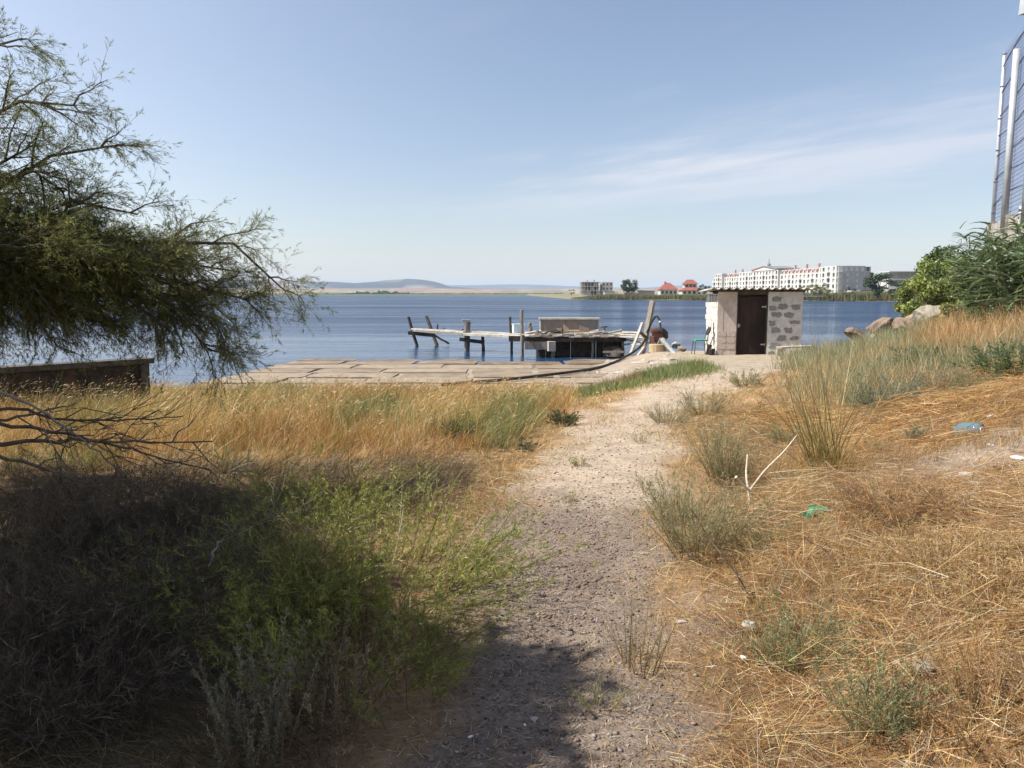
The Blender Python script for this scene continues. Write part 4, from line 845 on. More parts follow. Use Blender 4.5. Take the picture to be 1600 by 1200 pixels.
for k in range(7):                                             # sagging folds of the net
    z = wt + .5 + k * (top - wt - .8) / 6; pts = [fo + fd * (L3 * t_) + side_ * .02 + (0, 0, z + .25 * t_ + .10 * math.sin(6 * t_ + k)) for t_ in np.linspace(0, 1, 14)]
    MB().tube(pts, .012, 5).obj('rope', M_WIRE, mf)
wp_ = np.array((at(1597, 325, 17.5)[0], 17.5, 0)); sp_ = thing('short_post', 'short banded grey post at the right edge below the fence', 'post', (wp_[0], 17.5, 1.2))
MB().tube([wp_ + (0, 0, 1.0), wp_ + (0, 0, at(1597, 322, 17.5)[2])], .06, 8).obj('pole', M_GALV, sp_, True)
for z in np.arange(2.2, 3.6, .16): MB().tube([wp_ + (0, 0, z), wp_ + (0, 0, z + .05)], .068, 8).obj('band', M_TUBE, sp_)
lm_ = at(1598, 8, 19.0); lt_ = thing('floodlight', 'floodlight corner at the top right edge of the picture', 'lamp', (lm_[0] + .6, 19.0, 1.5))
MB().box((lm_[0] + .28, 19.0, lm_[2] + .03), (.5, .35, .42), 0, .1).obj('housing', M_GALV, lt_); MB().box((lm_[0] + .28, 18.81, lm_[2] + .02), (.42, .02, .34), 0, .1).obj('glass', M_GLASS, lt_)
MB().tube([(lm_[0] + .7, 19.2, 1.4), (lm_[0] + .7, 19.2, lm_[2] + .3)], .08, 8).obj('mast', M_GALV, lt_); MB().bar((lm_[0] + .3, 19.2, lm_[2] + .05), (lm_[0] + .75, 19.2, lm_[2] + .05), .06, .06).obj('arm', M_GALV, lt_)

# ------------------------------------------------------------------ feathery plants
def feather(b, d, L, bend, w, nt, lt, nl, ll, wl_, pal, at_=.6, al=.7, droop=0., ts=.2, stemcol=(.20, .15, .08), twcol=None):
    """stems b,d,L,bend (S) -> side twigs -> leaflets. returns (stem strips, foliage strips)"""
    S = len(b); L = np.broadcast_to(L, (S,))
    st = strips(b, d, L, w, bend, 3, pick(S, [stemcol], jit=.2))
    own = np.repeat(np.arange(S), nt); n = len(own); t = rng.uniform(ts, 1, n)[:, None]
    p = b[own] + (d * L[:, None])[own] * t + (bend * L[:, None])[own] * t ** 2
    tg = unit(d[own] + 2 * bend[own] * t); sd = unit(np.cross(tg, rvec(n)))
    td = unit(tg * math.cos(at_) + sd * math.sin(at_) + rng.normal(0, .15, (n, 3)) + (0, 0, -droop)); tl_ = lt * (1.15 - .7 * t[:, 0]) * rng.uniform(.5, 1.3, n)
    tb = rng.normal(0, .12, (n, 3)) + (0, 0, -droop * .6)
    tint = (1 + rng.normal(0, .18, S))[own]
    tw = strips(p, td + tb * .5, tl_, wl_ * .8, tb * 0, 1, (pick(n, [twcol]) if twcol else pick(n, pal)) * tint[:, None])
    own2 = np.repeat(np.arange(n), nl); m_ = len(own2); t2 = rng.uniform(.08, 1, m_)[:, None]
    p2 = p[own2] + (td * tl_[:, None])[own2] * t2 + (tb * tl_[:, None])[own2] * t2 ** 2
    ld = unit(td[own2] * math.cos(al) + rvec(m_) * math.sin(al))
    lf = strips(p2, ld, ll * rng.uniform(.6, 1.4, m_), wl_, np.zeros((m_, 3)), 1, pick(m_, pal, jit=.2) * tint[own2][:, None])
    return st, join([tw, lf])
def gpt(px, py):                                               # pixel -> point on the terrain
    return onground(px, py, 0.0)
def bush(name, label, cat, c, r, h, S, nt, lt, nl, ll, wl_, pal, spread=.55, group=None, lean=(0, 0, 0), droop=0., stem=(.20, .15, .08), at_=.6, w=.006, mat=None, bendout=.18):
    c = np.asarray(c, float); t_ = thing(name, label, cat, c, group)
    a_ = rng.uniform(0, 2 * math.pi, S); q = np.sqrt(rng.uniform(0, 1, S)) * r * .45
    b = c + np.stack([q * np.cos(a_), q * np.sin(a_), np.zeros(S)], 1); b[:, 2] = H(b[:, 0], b[:, 1]) - .01
    out = np.stack([np.cos(a_), np.sin(a_), np.zeros(S)], 1) * rng.uniform(.1, 1, (S, 1))
    d = unit(np.array([0, 0, 1.]) + out * (r / max(h, .01)) * spread * 1.4 + rng.normal(0, .12, (S, 3)) + np.array(lean))
    L_ = h * rng.uniform(.55, 1.1, S) * np.sqrt(1 + (r / h * .5) ** 2)
    st, fo_ = feather(b, d, L_, out * bendout + rng.normal(0, .06, (S, 3)), w, nt, lt, nl, ll, wl_, pal, at_, .7, droop, .15, stem)
    veg('stems', st, M_GRASS, t_); veg('foliage', fo_, mat or M_LEAF, t_); return t_
OLIVE = [(.28, .31, .055), (.36, .37, .07), (.19, .23, .045), (.44, .41, .10)]
TAMC = [(.19, .22, .06), (.25, .27, .08), (.14, .17, .05), (.34, .32, .10)]

# ---- big tamarisk at the left
tam = thing('tamarisk_tree', 'large dark feathery tamarisk tree leaning in from the left edge', 'tree', (-5.3, 4.6, 0))
fork = np.array((-5.0, 4.5, .9)); mbt = MB()
mbt.tube(limb((-5.35, 4.6, -.1), fork, 0, 5), [.20, .18, .16, .15, .14], 10)
vis = [(35, 60, 5.6, .3), (120, 165, 6.0, .3), (195, 225, 6.1, .3), (215, 335, 6.0, .35), (285, 400, 6.2, .3), (375, 425, 6.5, .45), (440, 450, 6.6, .7), (392, 470, 6.4, .55), (365, 505, 6.3, .7), (325, 545, 6.1, .7), (270, 520, 5.8, .6), (150, 505, 5.6, .5), (60, 480, 5.4, .4),
       (100, 300, 5.8, .3), (150, 395, 5.6, .35), (220, 455, 6.0, .45), (55, 225, 5.7, .3), (10, 390, 5.3, .3), (110, 450, 6.0, .4), (60, 340, 6.4, .3), (190, 400, 6.5, .4), (300, 470, 6.2, .5), (240, 420, 5.7, .4), (20, 300, 5.9, .3), (340, 500, 6.0, .6), (20, 440, 6.2, .4), (95, 400, 5.3, .4), (170, 455, 6.4, .45)]
hid = [(-3.3, 2.7, 3.5), (-4.2, 3.3, 3.9), (-3.0, 2.0, 3.2), (-3.4, 1.4, 3.2), (-3.3, .6, 3.0), (-4.4, 2.0, 4.1), (-5.0, 3.0, 4.5), (-5.5, 3.0, 4.8), (-2.95, 2.8, 3.25), (-3.8, 2.2, 2.6), (-3.4, 1.6, 2.3), (-5.2, 4.2, 4.5), (-5.9, 5.2, 4.7), (-6.2, 5.2, 4.5), (-6.3, 6.3, 3.5), (-6.6, 2.4, 3.2), (-4.2, 2.9, 3.2), (-4.6, 3.8, 3.6), (-3.9, 3.5, 2.7), (-5.0, 1.2, 3.4), (-4.4, 3.0, 2.0), (-3.6, 2.6, 1.9), (-4.6, 4.8, 2.6), (-4.2, 1.0, 2.4), (-4.5, 4.0, 3.6), (-4.2, 4.2, 3.0), (-3.95, 4.2, 2.4), (-5.2, 3.9, 4.0), (-4.3, 3.7, 3.2), (-4.8, 4.4, 3.4), (-4.2, 3.0, 3.3), (-4.0, 3.2, 3.1), (-3.7, 2.9, 3.7), (-4.1, 3.4, 2.9), (-3.5, 2.3, 3.0), (-3.3, 1.9, 2.9), (-2.0, 1.0, 2.9), (-1.6, .7, 2.8), (-2.7, 1.6, 3.0), (-2.5, 1.1, 2.8), (-1.3, .2, 2.9), (-2.1, .1, 3.0), (-2.9, .9, 2.5), (-2.9, .2, 2.4), (-3.0, 1.5, 2.2), (-3.4, 2.2, 1.9),  # unseen limbs; some overhead only added to block skylight and deepen shade
       (-3.9, 1.7, 3.7), (-3.5, 2.0, 3.9), (-3.1, 2.3, 3.8), (-3.6, 2.7, 4.1), (-3.5, 2.6, 4.2), (-4.8, 3.0, 4.2), (-3.0, 1.7, 3.6), (-4.7, 3.5, 4.2), (-4.2, 2.6, 3.9), (-4.3, 1.8, 3.5), (-5.1, 3.2, 4.0), (-3.9, 2.3, 3.3), (-4.0, 1.2, 3.2), (-3.2, 1.2, 3.3), (-4.6, 2.4, 3.0), (-5.2, 2.2, 2.6), (-4.9, 3.6, 2.8)]
B0, B1, V_ = [], [], []
for k, (px, py, Yk, sag) in enumerate(vis):
    q = at(px, py, Yk); P_ = limb(fork + rng.normal(0, .06, 3), q, sag, 8, .25); mbt.tube(P_, np.linspace(.05, .006, 8), 6)
    B0.append(P_); V_.append(1)
for q in hid:
    P_ = limb(fork + rng.normal(0, .06, 3), q, .35, 8, .25); mbt.tube(P_, np.linspace(.06, .008, 8), 6); B0.append(P_); V_.append(0)
stems_b, stems_d, stems_L, stems_bd = {0: [], 1: []}, {0: [], 1: []}, {0: [], 1: []}, {0: [], 1: []}
for P_, v in zip(B0, V_):
    for _ in range(17 if v else 22):
        t_ = random.uniform(.45, 1.0) * 7; i = min(int(t_), 6); p = P_[i] + (P_[i + 1] - P_[i]) * (t_ - i); ax = unit(P_[i + 1] - P_[i])
        sd = unit(np.cross(ax, rvec(1)[0])); far = t_ / 7; ln = (.75 if v else 1.0) * random.uniform(.35, 1) * (1.25 - .75 * far)
        d = unit(ax * .8 + sd * .7 + np.array((0, 0, -.12))); e = limb(p, p + d * ln, .05 * ln, 5, .2); mbt.tube(e, np.linspace(.008, .0025, 5), 4, False)
        for _k in range((9 if P_[-1][2] > 2.2 else 14) if v else 9):
            s_ = random.uniform(.1, 1) * 4; j = min(int(s_), 3); pp_ = e[j] + (e[j + 1] - e[j]) * (s_ - j)
            stems_b[v].append(pp_); stems_d[v].append(unit(unit(e[j + 1] - e[j]) * .8 + rvec(1)[0] * .75 + np.array((.05, 0, -.02)))); stems_L[v].append(random.uniform(.14, .38)); stems_bd[v].append(rng.normal(0, .1, 3) + (0, 0, -.16))
mbt.obj('trunk', M_BARK, tam)
for v, (nt, lt, nl, ll, wd) in {1: (8, .095, 9, .028, .0034), 0: (4, .14, 2, .17, .055)}.items():  # unseen limbs carry oversized leaflets to thicken the shade
    st, fo_ = feather(np.array(stems_b[v]), np.array(stems_d[v]), np.array(stems_L[v]), np.array(stems_bd[v]), .004, nt, lt, nl, ll, wd, TAMC, .55, .6, .1, .1, (.13, .09, .06))
    veg('crown', [st, fo_], M_TAM, tam)

# ---- green tamarisk seedling bushes in front of it
bush('green_bush', 'bright green feathery bush spreading beside the gravel path', 'bush', gpt(610, 930), 1.0, .48, 170, 13, .11, 11, .026, .0038, OLIVE, .8, lean=(.22, .10, 0), stem=(.24, .17, .07))
bush('green_bush', 'green bush behind it, half in the tree\'s shade', 'bush', gpt(500, 820), .9, .40, 120, 12, .11, 10, .026, .0034, OLIVE, .8, lean=(.1, .1, 0), stem=(.24, .17, .07))
bush('green_bush', 'dark shaded bush at the left side of the bright green bush', 'bush', gpt(400, 960), .85, .46, 140, 12, .13, 10, .028, .0038, OLIVE, .8, stem=(.24, .17, .07))
bush('green_bush', 'low sprawling green bush nearest the shaded path edge', 'bush', gpt(560, 1060), .62, .36, 90, 12, .11, 10, .024, .0032, OLIVE, .9, lean=(.2, 0, 0), stem=(.24, .17, .07))
for k, (px, py) in enumerate(((690, 1010), (650, 1090))):
    bush('green_sprig', ['small green sprig at the path edge under the big bush', 'small green sprig low in the shade by the path'][k], 'plant', gpt(px, py), .22, .20, 14, 9, .07, 8, .018, .003, OLIVE, .8)
BRSH = [(.13, .09, .055), (.09, .065, .042), (.20, .15, .09), (.07, .05, .035)]
for k, (px, py, r, h, lb) in enumerate(((40, 900, .75, .62, 'tall tangled thicket of dead brown twigs at the left edge'), (160, 1000, .62, .52, 'dead twig thicket in the shade left of the green bushes'), (230, 860, .55, .45, 'dead twig thicket below the fallen branches'), (90, 1120, .5, .42, 'low dead twig thicket in the bottom left corner'))):
    bush('dead_brush', lb, 'brush', gpt(px, py), r, h, 130, 14, .20, 5, .06, .0034, BRSH, .9, stem=(.12, .085, .055), at_=.75, w=.006, mat=M_GRASS)
SILV = [(.26, .27, .20), (.34, .34, .26), (.20, .20, .14), (.36, .27, .15)]
bush('wormwood_plant', 'silvery upright wormwood with pale tips in the lower left shade', 'plant', gpt(400, 1200), .30, .46, 44, 30, .024, 6, .012, .0036, SILV, .3, stem=(.26, .19, .10), at_=.5, bendout=.05)
bush('wormwood_plant', 'brownish dry wormwood right of the silvery one in the shade', 'plant', gpt(500, 1150), .36, .36, 50, 20, .045, 5, .016, .0042, [(.30, .20, .10), (.38, .28, .15), (.24, .22, .14)], .6, stem=(.26, .19, .10), at_=.5)

# ---- weeds and shrubs right of the path
GRYG = [(.29, .31, .14), (.23, .26, .11), (.36, .36, .18), (.18, .21, .085)]; TANG = [(.42, .36, .18), (.33, .31, .15), (.48, .40, .22), (.25, .26, .12)]; BLUG = [(.15, .20, .13), (.20, .26, .17), (.11, .15, .09), (.27, .31, .20)]
W = [('round_shrub', 'blue-green round shrub with a shaded foot on the right slope', 'shrub', (1385, 650), .50, .56, 190, 14, .11, 9, .022, .0036, BLUG, .8), ('round_shrub', 'small grey-green shrub below the blue-green round one', 'shrub', (1432, 690), .17, .20, 50, 10, .06, 8, .014, .003, BLUG, .8),
     ('round_shrub', 'tiny pale shrub left of the small grey-green shrub', 'shrub', (1370, 698), .17, .14, 40, 9, .06, 8, .013, .003, GRYG, .8), ('weed_bush', 'tall yellowish green weed bush right of the path', 'weed', (1133, 745), .34, .56, 110, 14, .09, 8, .018, .003, TANG + GRYG, .5),
     ('weed_bush', 'tan feathery weed bush at the path\'s right edge', 'weed', (1092, 868), .40, .46, 130, 14, .08, 8, .017, .0028, TANG + GRYG[:1], .6), ('weed_bush', 'pale weed tuft behind the tan feathery one', 'weed', (1062, 812), .30, .38, 80, 12, .07, 8, .015, .0026, GRYG + TANG[:2], .6),
     ('sparse_weed', 'sparse brown weed with bare stems standing on the path edge', 'weed', (1000, 1045), .20, .34, 26, 8, .06, 5, .010, .0022, [(.26, .19, .10), (.34, .30, .17), (.22, .24, .13)], .5), ('sage_plant', 'grey-green sage plant in the straw near the path', 'plant', (1235, 1015), .26, .26, 70, 11, .07, 8, .016, .003, GRYG, .8),
     ('sage_plant', 'grey-green sage plant low in the straw heap', 'plant', (1365, 1120), .20, .27, 60, 11, .06, 8, .016, .003, GRYG, .7), ('sage_plant', 'small pale sprig at the lower path edge', 'plant', (940, 1110), .13, .12, 18, 8, .05, 6, .012, .0025, GRYG + TANG, .7),
     ('path_weed', 'small yellow-green weed standing alone in the middle of the path', 'weed', (906, 728), .09, .12, 18, 7, .035, 5, .014, .004, OLIVE, .7), ('path_weed', 'thin dry weed right of the lone path weed', 'weed', (1000, 692), .14, .16, 20, 7, .05, 5, .012, .003, TANG, .8), ('path_weed', 'dry weed on the left of the path near the gravel', 'weed', (893, 786), .09, .10, 14, 7, .035, 5, .012, .003, TANG, .7),
     ('path_weed', 'thin weed on the pale gravel right of the dry weed', 'weed', (1008, 768), .10, .14, 16, 7, .045, 5, .012, .003, TANG + GRYG, .7), ('path_weed', 'dark spiky weed stub far up the path', 'weed', (1190, 642), .08, .22, 14, 8, .04, 5, .014, .004, [(.10, .08, .05), (.18, .15, .08)], .4),
     ('path_weed', 'tan rounded weed tuft at the bend of the path', 'weed', (1098, 650), .42, .40, 90, 11, .08, 7, .018, .004, TANG, .7), ('path_weed', 'pale sprawling weed left of the tan tuft at the bend', 'weed', (1045, 662), .40, .30, 80, 10, .07, 6, .016, .0035, GRYG + TANG, .7), ('path_weed', 'green weed clump beside the bend of the path', 'weed', (1165, 605), .40, .30, 60, 10, .10, 7, .026, .006, GRYG + TANG, .8),
     ('leafy_weed', 'dark green leafy weed at the edge of the dry grass', 'weed', (880, 664), .20, .22, 40, 9, .07, 7, .026, .009, MDG, .8), ('leafy_weed', 'dark green leafy weed low in the tall dry grass', 'weed', (722, 690), .22, .24, 40, 9, .07, 7, .026, .009, MDG, .8), ('leafy_weed', 'green leafy patch along the foot of the dry grass', 'weed', (800, 700), .36, .10, 50, 8, .06, 7, .024, .008, MDG, .9),
     ('creeping_weed', 'dark green creeping weed patch on the right slope', 'weed', (1455, 572), .75, .30, 120, 11, .13, 8, .04, .009, [(.10, .15, .05), (.14, .19, .07)], .9), ('creeping_weed', 'dark green creeping weed at the right edge of the slope', 'weed', (1585, 580), .7, .34, 120, 11, .13, 8, .04, .009, [(.10, .15, .05), (.14, .19, .07)], .9),
     ('dry_bush', 'reddish brown dry bush beside the blue-green round shrub', 'bush', (1470, 612), .45, .36, 110, 12, .11, 8, .022, .0036, [(.36, .24, .12), (.42, .30, .16), (.28, .26, .15)], .8), ('dry_bush', 'fine reddish dry bush between the green net and the bare patch', 'bush', (1390, 815), .45, .30, 120, 14, .10, 8, .02, .0026, [(.44, .26, .12), (.50, .33, .16), (.38, .20, .09)], .9)]
W += [('weed_bush', 'low grey-green weed between the tan weed bush and the forked stick', 'weed', (1190, 870), .24, .22, 50, 11, .06, 8, .015, .0028, GRYG + TANG, .8), ('weed_bush', 'pale green weed in front of the tall rush clump', 'weed', (1255, 770), .22, .22, 46, 11, .07, 8, .016, .003, GRYG + TANG, .8), ('weed_bush', 'grey-green weed left of the tall rush clump', 'weed', (1225, 690), .26, .28, 50, 11, .08, 8, .018, .0034, GRYG + TANG, .8),
      ('dry_bush', 'reddish dry bush above the green net on the right bank', 'bush', (1330, 770), .36, .28, 90, 13, .09, 8, .018, .0026, [(.50, .31, .13), (.58, .40, .19), (.42, .23, .09)], .9), ('dry_bush', 'golden dry clump right of the grey wood chip', 'bush', (1470, 880), .30, .24, 80, 12, .08, 8, .018, .0026, [(.58, .40, .18), (.66, .50, .26), (.44, .26, .10)], .9), ('dry_bush', 'brown dry clump at the lower right corner', 'bush', (1540, 1120), .28, .26, 80, 12, .07, 8, .016, .0024, [(.48, .28, .11), (.58, .38, .17), (.36, .18, .07)], .9),
      ('dry_bush', 'golden dry clump at the right edge above the corner', 'bush', (1570, 960), .26, .24, 70, 12, .07, 8, .016, .0026, [(.60, .42, .18), (.68, .52, .27), (.46, .27, .10)], .9), ('weed_bush', 'pale olive weed on the slope below the creeping weeds', 'weed', (1520, 610), .34, .30, 60, 11, .10, 8, .022, .004, GRYG, .8)]
for nm, lb, ct, pq, r, h, S, nt, lt, nl, ll, wd, pal, spr in W: bush(nm, lb, ct, gpt(*pq), r, h, S, nt, lt, nl, ll, wd, pal, spr, stem=(.34, .24, .12))

# tall rush clump right of the path
rc = gpt(1290, 742); t_ = thing('rush_clump', 'tall fan-shaped rush clump with bare stems leaning left', 'plant', rc); n = 150
a_ = rng.uniform(0, 6.28, n); q = np.sqrt(rng.uniform(0, 1, n)) * .13; b = rc + np.stack([q * np.cos(a_), q * np.sin(a_), np.zeros(n) - .02], 1)
d = unit(np.array((-.18, 0, 1.)) + rng.normal(0, 1, (n, 3)) * (.34, .26, .05)); ln = rng.uniform(.5, 1.55, n)
veg('stems', strips(b, d, ln, rng.uniform(.005, .010, n), rng.normal(0, .07, (n, 3)), 5, pick(n, [(.44, .33, .12), (.54, .42, .18), (.28, .23, .08), (.20, .15, .06), (.34, .28, .10)])), M_GRASS, t_)
n2 = 900; b = rc + rng.normal(0, .13, (n2, 3)) * (1, 1, 0); b[:, 2] = H(b[:, 0], b[:, 1]); veg('foliage', strips(b, updir(n2, .4), rng.uniform(.12, .4, n2), .004, rng.normal(0, .2, (n2, 3)), 3, pick(n2, STRAW)), M_GRASS, t_)

# ---- giant reeds and leafy bushes on the right bank
def reed_stand(label, c, r, n, h, lean):
    c = np.asarray(c, float); t_ = thing('giant_reed', label, 'reeds', c); a_ = rng.uniform(0, 6.28, n); q = np.sqrt(rng.uniform(0, 1, n)) * r
    b = c + np.stack([q * np.cos(a_), q * np.sin(a_), np.zeros(n)], 1); b[:, 2] = H(b[:, 0], b[:, 1]) - .05
    d = unit(np.array((0, 0, 1.)) + np.array(lean) + rng.normal(0, .09, (n, 3))); L_ = h * rng.uniform(.7, 1.08, n); bd = rng.normal(0, .05, (n, 3)) + np.array(lean) * .5
    veg('stems', strips(b, d, L_, .016, bd, 4, pick(n, [(.24, .25, .09), (.34, .29, .14)])), M_GRASS, t_)
    own = np.repeat(np.arange(n), 24); m_ = len(own); t2 = rng.uniform(.12, 1, m_)[:, None]; p = b[own] + (d * L_[:, None])[own] * t2 + (bd * L_[:, None])[own] * t2 ** 2
    hd = rng.uniform(0, 6.28, m_); o_ = np.stack([np.cos(hd) - .35, np.sin(hd), rng.uniform(.5, 1.4, m_)], 1)
    veg('leaves', strips(p, unit(o_), rng.uniform(.30, .62, m_), rng.uniform(.028, .048, m_), np.array((-.2, 0, -.62)) + rng.normal(0, .16, (m_, 3)), 4, pick(m_, [(.10, .16, .06), (.14, .20, .08), (.08, .12, .05), (.20, .23, .10)], jit=.2)), M_LEAF, t_)
reed_stand('tall dark green giant reeds leaning left below the fence', (at(1595, 500, 16.5)[0], 16.5, 0), .85, 110, 2.05, (-.16, 0, 0))
reed_stand('giant reeds at the right picture edge in front of the concrete wall', (at(1640, 520, 15.2)[0], 15.2, 0), 1.0, 90, 1.95, (-.18, 0, 0))
def leafy(label, c, rad, n, size, pal, clumps, name='leafy_bush'):
    c = np.asarray(c, float); g = np.array((c[0], c[1], float(H(c[0], c[1])))); t_ = thing(name, label, 'bush', g)
    lv, cc = clump_leaves(c, rad, n, size, pal, clumps); veg('crown', lv, M_LEAF, t_); mb = MB()
    for k in range(len(cc)): mb.tube(limb(g + rng.normal(0, .08, 3) * (1, 1, 0), cc[k], -.1, 5, .2), np.linspace(.022, .005, 5), 5)
    mb.obj('trunk', M_BARK, t_)
BRG = [(.22, .29, .06), (.31, .37, .09), (.15, .20, .045), (.38, .40, .12)]
leafy('bright green leafy bush at the left of the thicket behind the boulders', at(1432, 468, 23.5), (.62, .7, .66), 5200, .085, BRG, 26)
leafy('large green leafy bush in the middle of the bank thicket', at(1482, 446, 22.5), (.92, .9, .98), 9500, .085, BRG, 40)
leafy('dark topped leafy bush rising behind the thicket', at(1468, 425, 24.5), (.80, .8, .75), 5500, .08, MDG + BRG[:1], 30)
leafy('green bush merging into the giant reeds', at(1530, 452, 20.5), (.72, .8, .95), 6000, .08, BRG + MDG, 30)
leafy('yellow green low bush under the thicket\'s right side', at(1500, 492, 19.5), (.55, .5, .42), 3400, .075, YLG + BRG, 20)

# ------------------------------------------------------------------ grass (masses nobody could count)
def scatter(n, x0, x1, y0, y1, dens):
    x, y = rng.uniform(x0, x1, n), rng.uniform(y0, y1, n); k = rng.random(n) < dens(x, y); return x[k], y[k]
def tallright(y): return np.interp(y, [7, 8, 9.5, 11, 13, 15, 17.5, 19], [-.75, -.45, .1, .75, 1.05, 1.25, 1.5, 1.9])
def base_at(x, y, dz=-.01): return np.stack([x, y, H(x, y) + dz], 1)
def mixpal(n, pa, pb, w):
    return np.where((rng.random(n) < w)[:, None], pick(n, pb), pick(n, pa))
# tall dry grass bank on the left
def den(x, y):
    e = tallright(y) + (fbm(x * 1.5, y * 1.5, 81) - .5) * .9; front = 7.25 + (fbm(x * 1.1, y * 0 + 3, 82) - .5) * .9 + .35 * sstep(-2, 0, x)
    return sstep(0, .35, e - x) * sstep(0, .5, y - front) * (1 - sstep(18.0, 19.2, y)) * np.interp(y, [7, 12, 18], [1, .75, .6]) * (.30 + .9 * sstep(.34, .56, fbm(x * 2.4, y * 2.4, 83))) * (1 - sstep(-9.5, -9, -x) * 0)
tx, ty = scatter(26000, -11, 2, 7, 19.2, den); per = 9; own = np.repeat(np.arange(len(tx)), per); n = len(own)
x, y = tx[own] + rng.normal(0, .035, n), ty[own] + rng.normal(0, .035, n)
th_t = np.interp(ty, [7, 8.5, 12, 15, 18], [.30, .48, .50, .42, .30]) * (.15 + 1.55 * fbm(tx * 2.1, ty * 2.1, 84)) * rng.uniform(.45, 1.4, len(tx)); hh = th_t[own] * rng.uniform(.45, 1.15, n)
gw = (rng.random(len(tx)) < sstep(.50, .66, fbm(tx * .9, ty * .9, 85)) * .85 + .07)[own]; rust = (rng.random(len(tx)) < sstep(.42, .62, fbm(tx * .7 + 9, ty * .7, 86)) * .75)[own]
pal = np.where(rust[:, None], pick(n, [(.48, .26, .075), (.55, .32, .10), (.38, .19, .06)]), pick(n, STRAW[:4] + [(.58, .40, .17)])); pal = np.where(gw[:, None], pick(n, [(.20, .22, .055), (.27, .27, .08), (.13, .16, .04)]), pal) * (1 + rng.normal(0, .2, len(tx)))[own][:, None]
wid = np.interp(y, [7, 12, 18], [.0042, .0065, .009]) * rng.uniform(.6, 1.4, n)
lt_ = np.stack([.10 + .5 * (fbm(tx * .6, ty * .6, 87) - .5), rng.normal(0, .1, len(tx)), np.zeros(len(tx))], 1) + rng.normal(0, .14, (len(tx), 3)) * (1, 1, 0); lean = lt_[own]
kind(veg('tall_dry_grass', strips(base_at(x, y), unit(np.array((0, 0, 1.)) + lean + rng.normal(0, .30, (n, 3)) * (1, 1, .1)), hh, wid, rng.normal(0, .22, (n, 3)) * (1, 1, .3) + lean * .9 + (0, 0, -.14), 2, np.clip(pal, .01, .9)), M_GRASS), 'stuff', 'tall golden dry grass bank between path and slabs', 'grass')
# seed heads over it
x, y = scatter(26000, -9, 2, 7.4, 17.5, lambda x, y: den(x, y) * .30); n = len(x); b = base_at(x, y); hs_ = np.interp(y, [7, 8.5, 12, 15, 18], [.40, .56, .56, .46, .34]) * rng.uniform(.7, 1.15, n) * (.6 + .7 * fbm(x * 1.1, y * 1.1, 84))
d = unit(np.array((.12, 0, 1.)) + rng.normal(0, .16, (n, 3))); tipb = b + d * hs_[:, None]
hd_ = strips(tipb, unit(d + np.array((.5, 0, -.3)) + rng.normal(0, .25, (n, 3))), rng.uniform(.04, .09, n), np.interp(y, [7, 17], [.006, .013]), np.tile((.1, 0, -.4), (n, 1)), 2, pick(n, [(.58, .43, .22), (.52, .37, .18), (.44, .30, .14)]))
kind(veg('grass_seed_heads', [strips(b, d, hs_, .003, np.zeros((n, 3)), 2, pick(n, STRAW[:3])), hd_], M_GRASS), 'stuff', 'pale seed heads above the tall dry grass', 'grass')
# short dry scruff around the path and under everything
def den2(x, y):
    d = np.abs(x - pathc(y)) - pathw(y)
    pk = fbm(x * 2.1, y * 2.1, 91); off = sstep(-.30, .28, d + (pk - .5) * 1.5)
    return (off * (.25 + .9 * pk) + .07 * (pk > .48) + .22 * sstep(8, 10, y) * (1 - sstep(15, 17, y)) * sstep(.42, .6, pk)) * (1 - np.clip(1.6 * np.exp(-((x - 4.5) / .9) ** 2 - ((y - 7.0) / .85) ** 2), 0, .95)) * (1 - sstep(16, 18.5, y)) * np.interp(y, [2, 5, 9, 16], [1, .95, .7, .4])
x, y = scatter(210000, -5, 8, 1.6, 18, den2); n = len(x)
shade = (x < -.7) & (y < 7)
hh = rng.uniform(.03, .14, n) * (.5 + fbm(x * 1.7, y * 1.7, 92)); dirn = unit(np.array((.1, 0, .55)) + rng.normal(0, .55, (n, 3)) * (1, 1, .3)); dirn[:, 2] = np.abs(dirn[:, 2])
kind(veg('short_dry_grass', strips(base_at(x, y), dirn, hh, np.interp(y, [2, 8, 16], [.0026, .005, .009]), rng.normal(0, .35, (n, 3)) - (0, 0, .1), 2, mixpal(n, STRAW, [(.22, .23, .08), (.28, .27, .10)], .07 + .25 * (fbm(x * .8, y * .8, 93) > .62))), M_GRASS), 'stuff', 'short dry grass stubble along both sides of the path', 'grass')
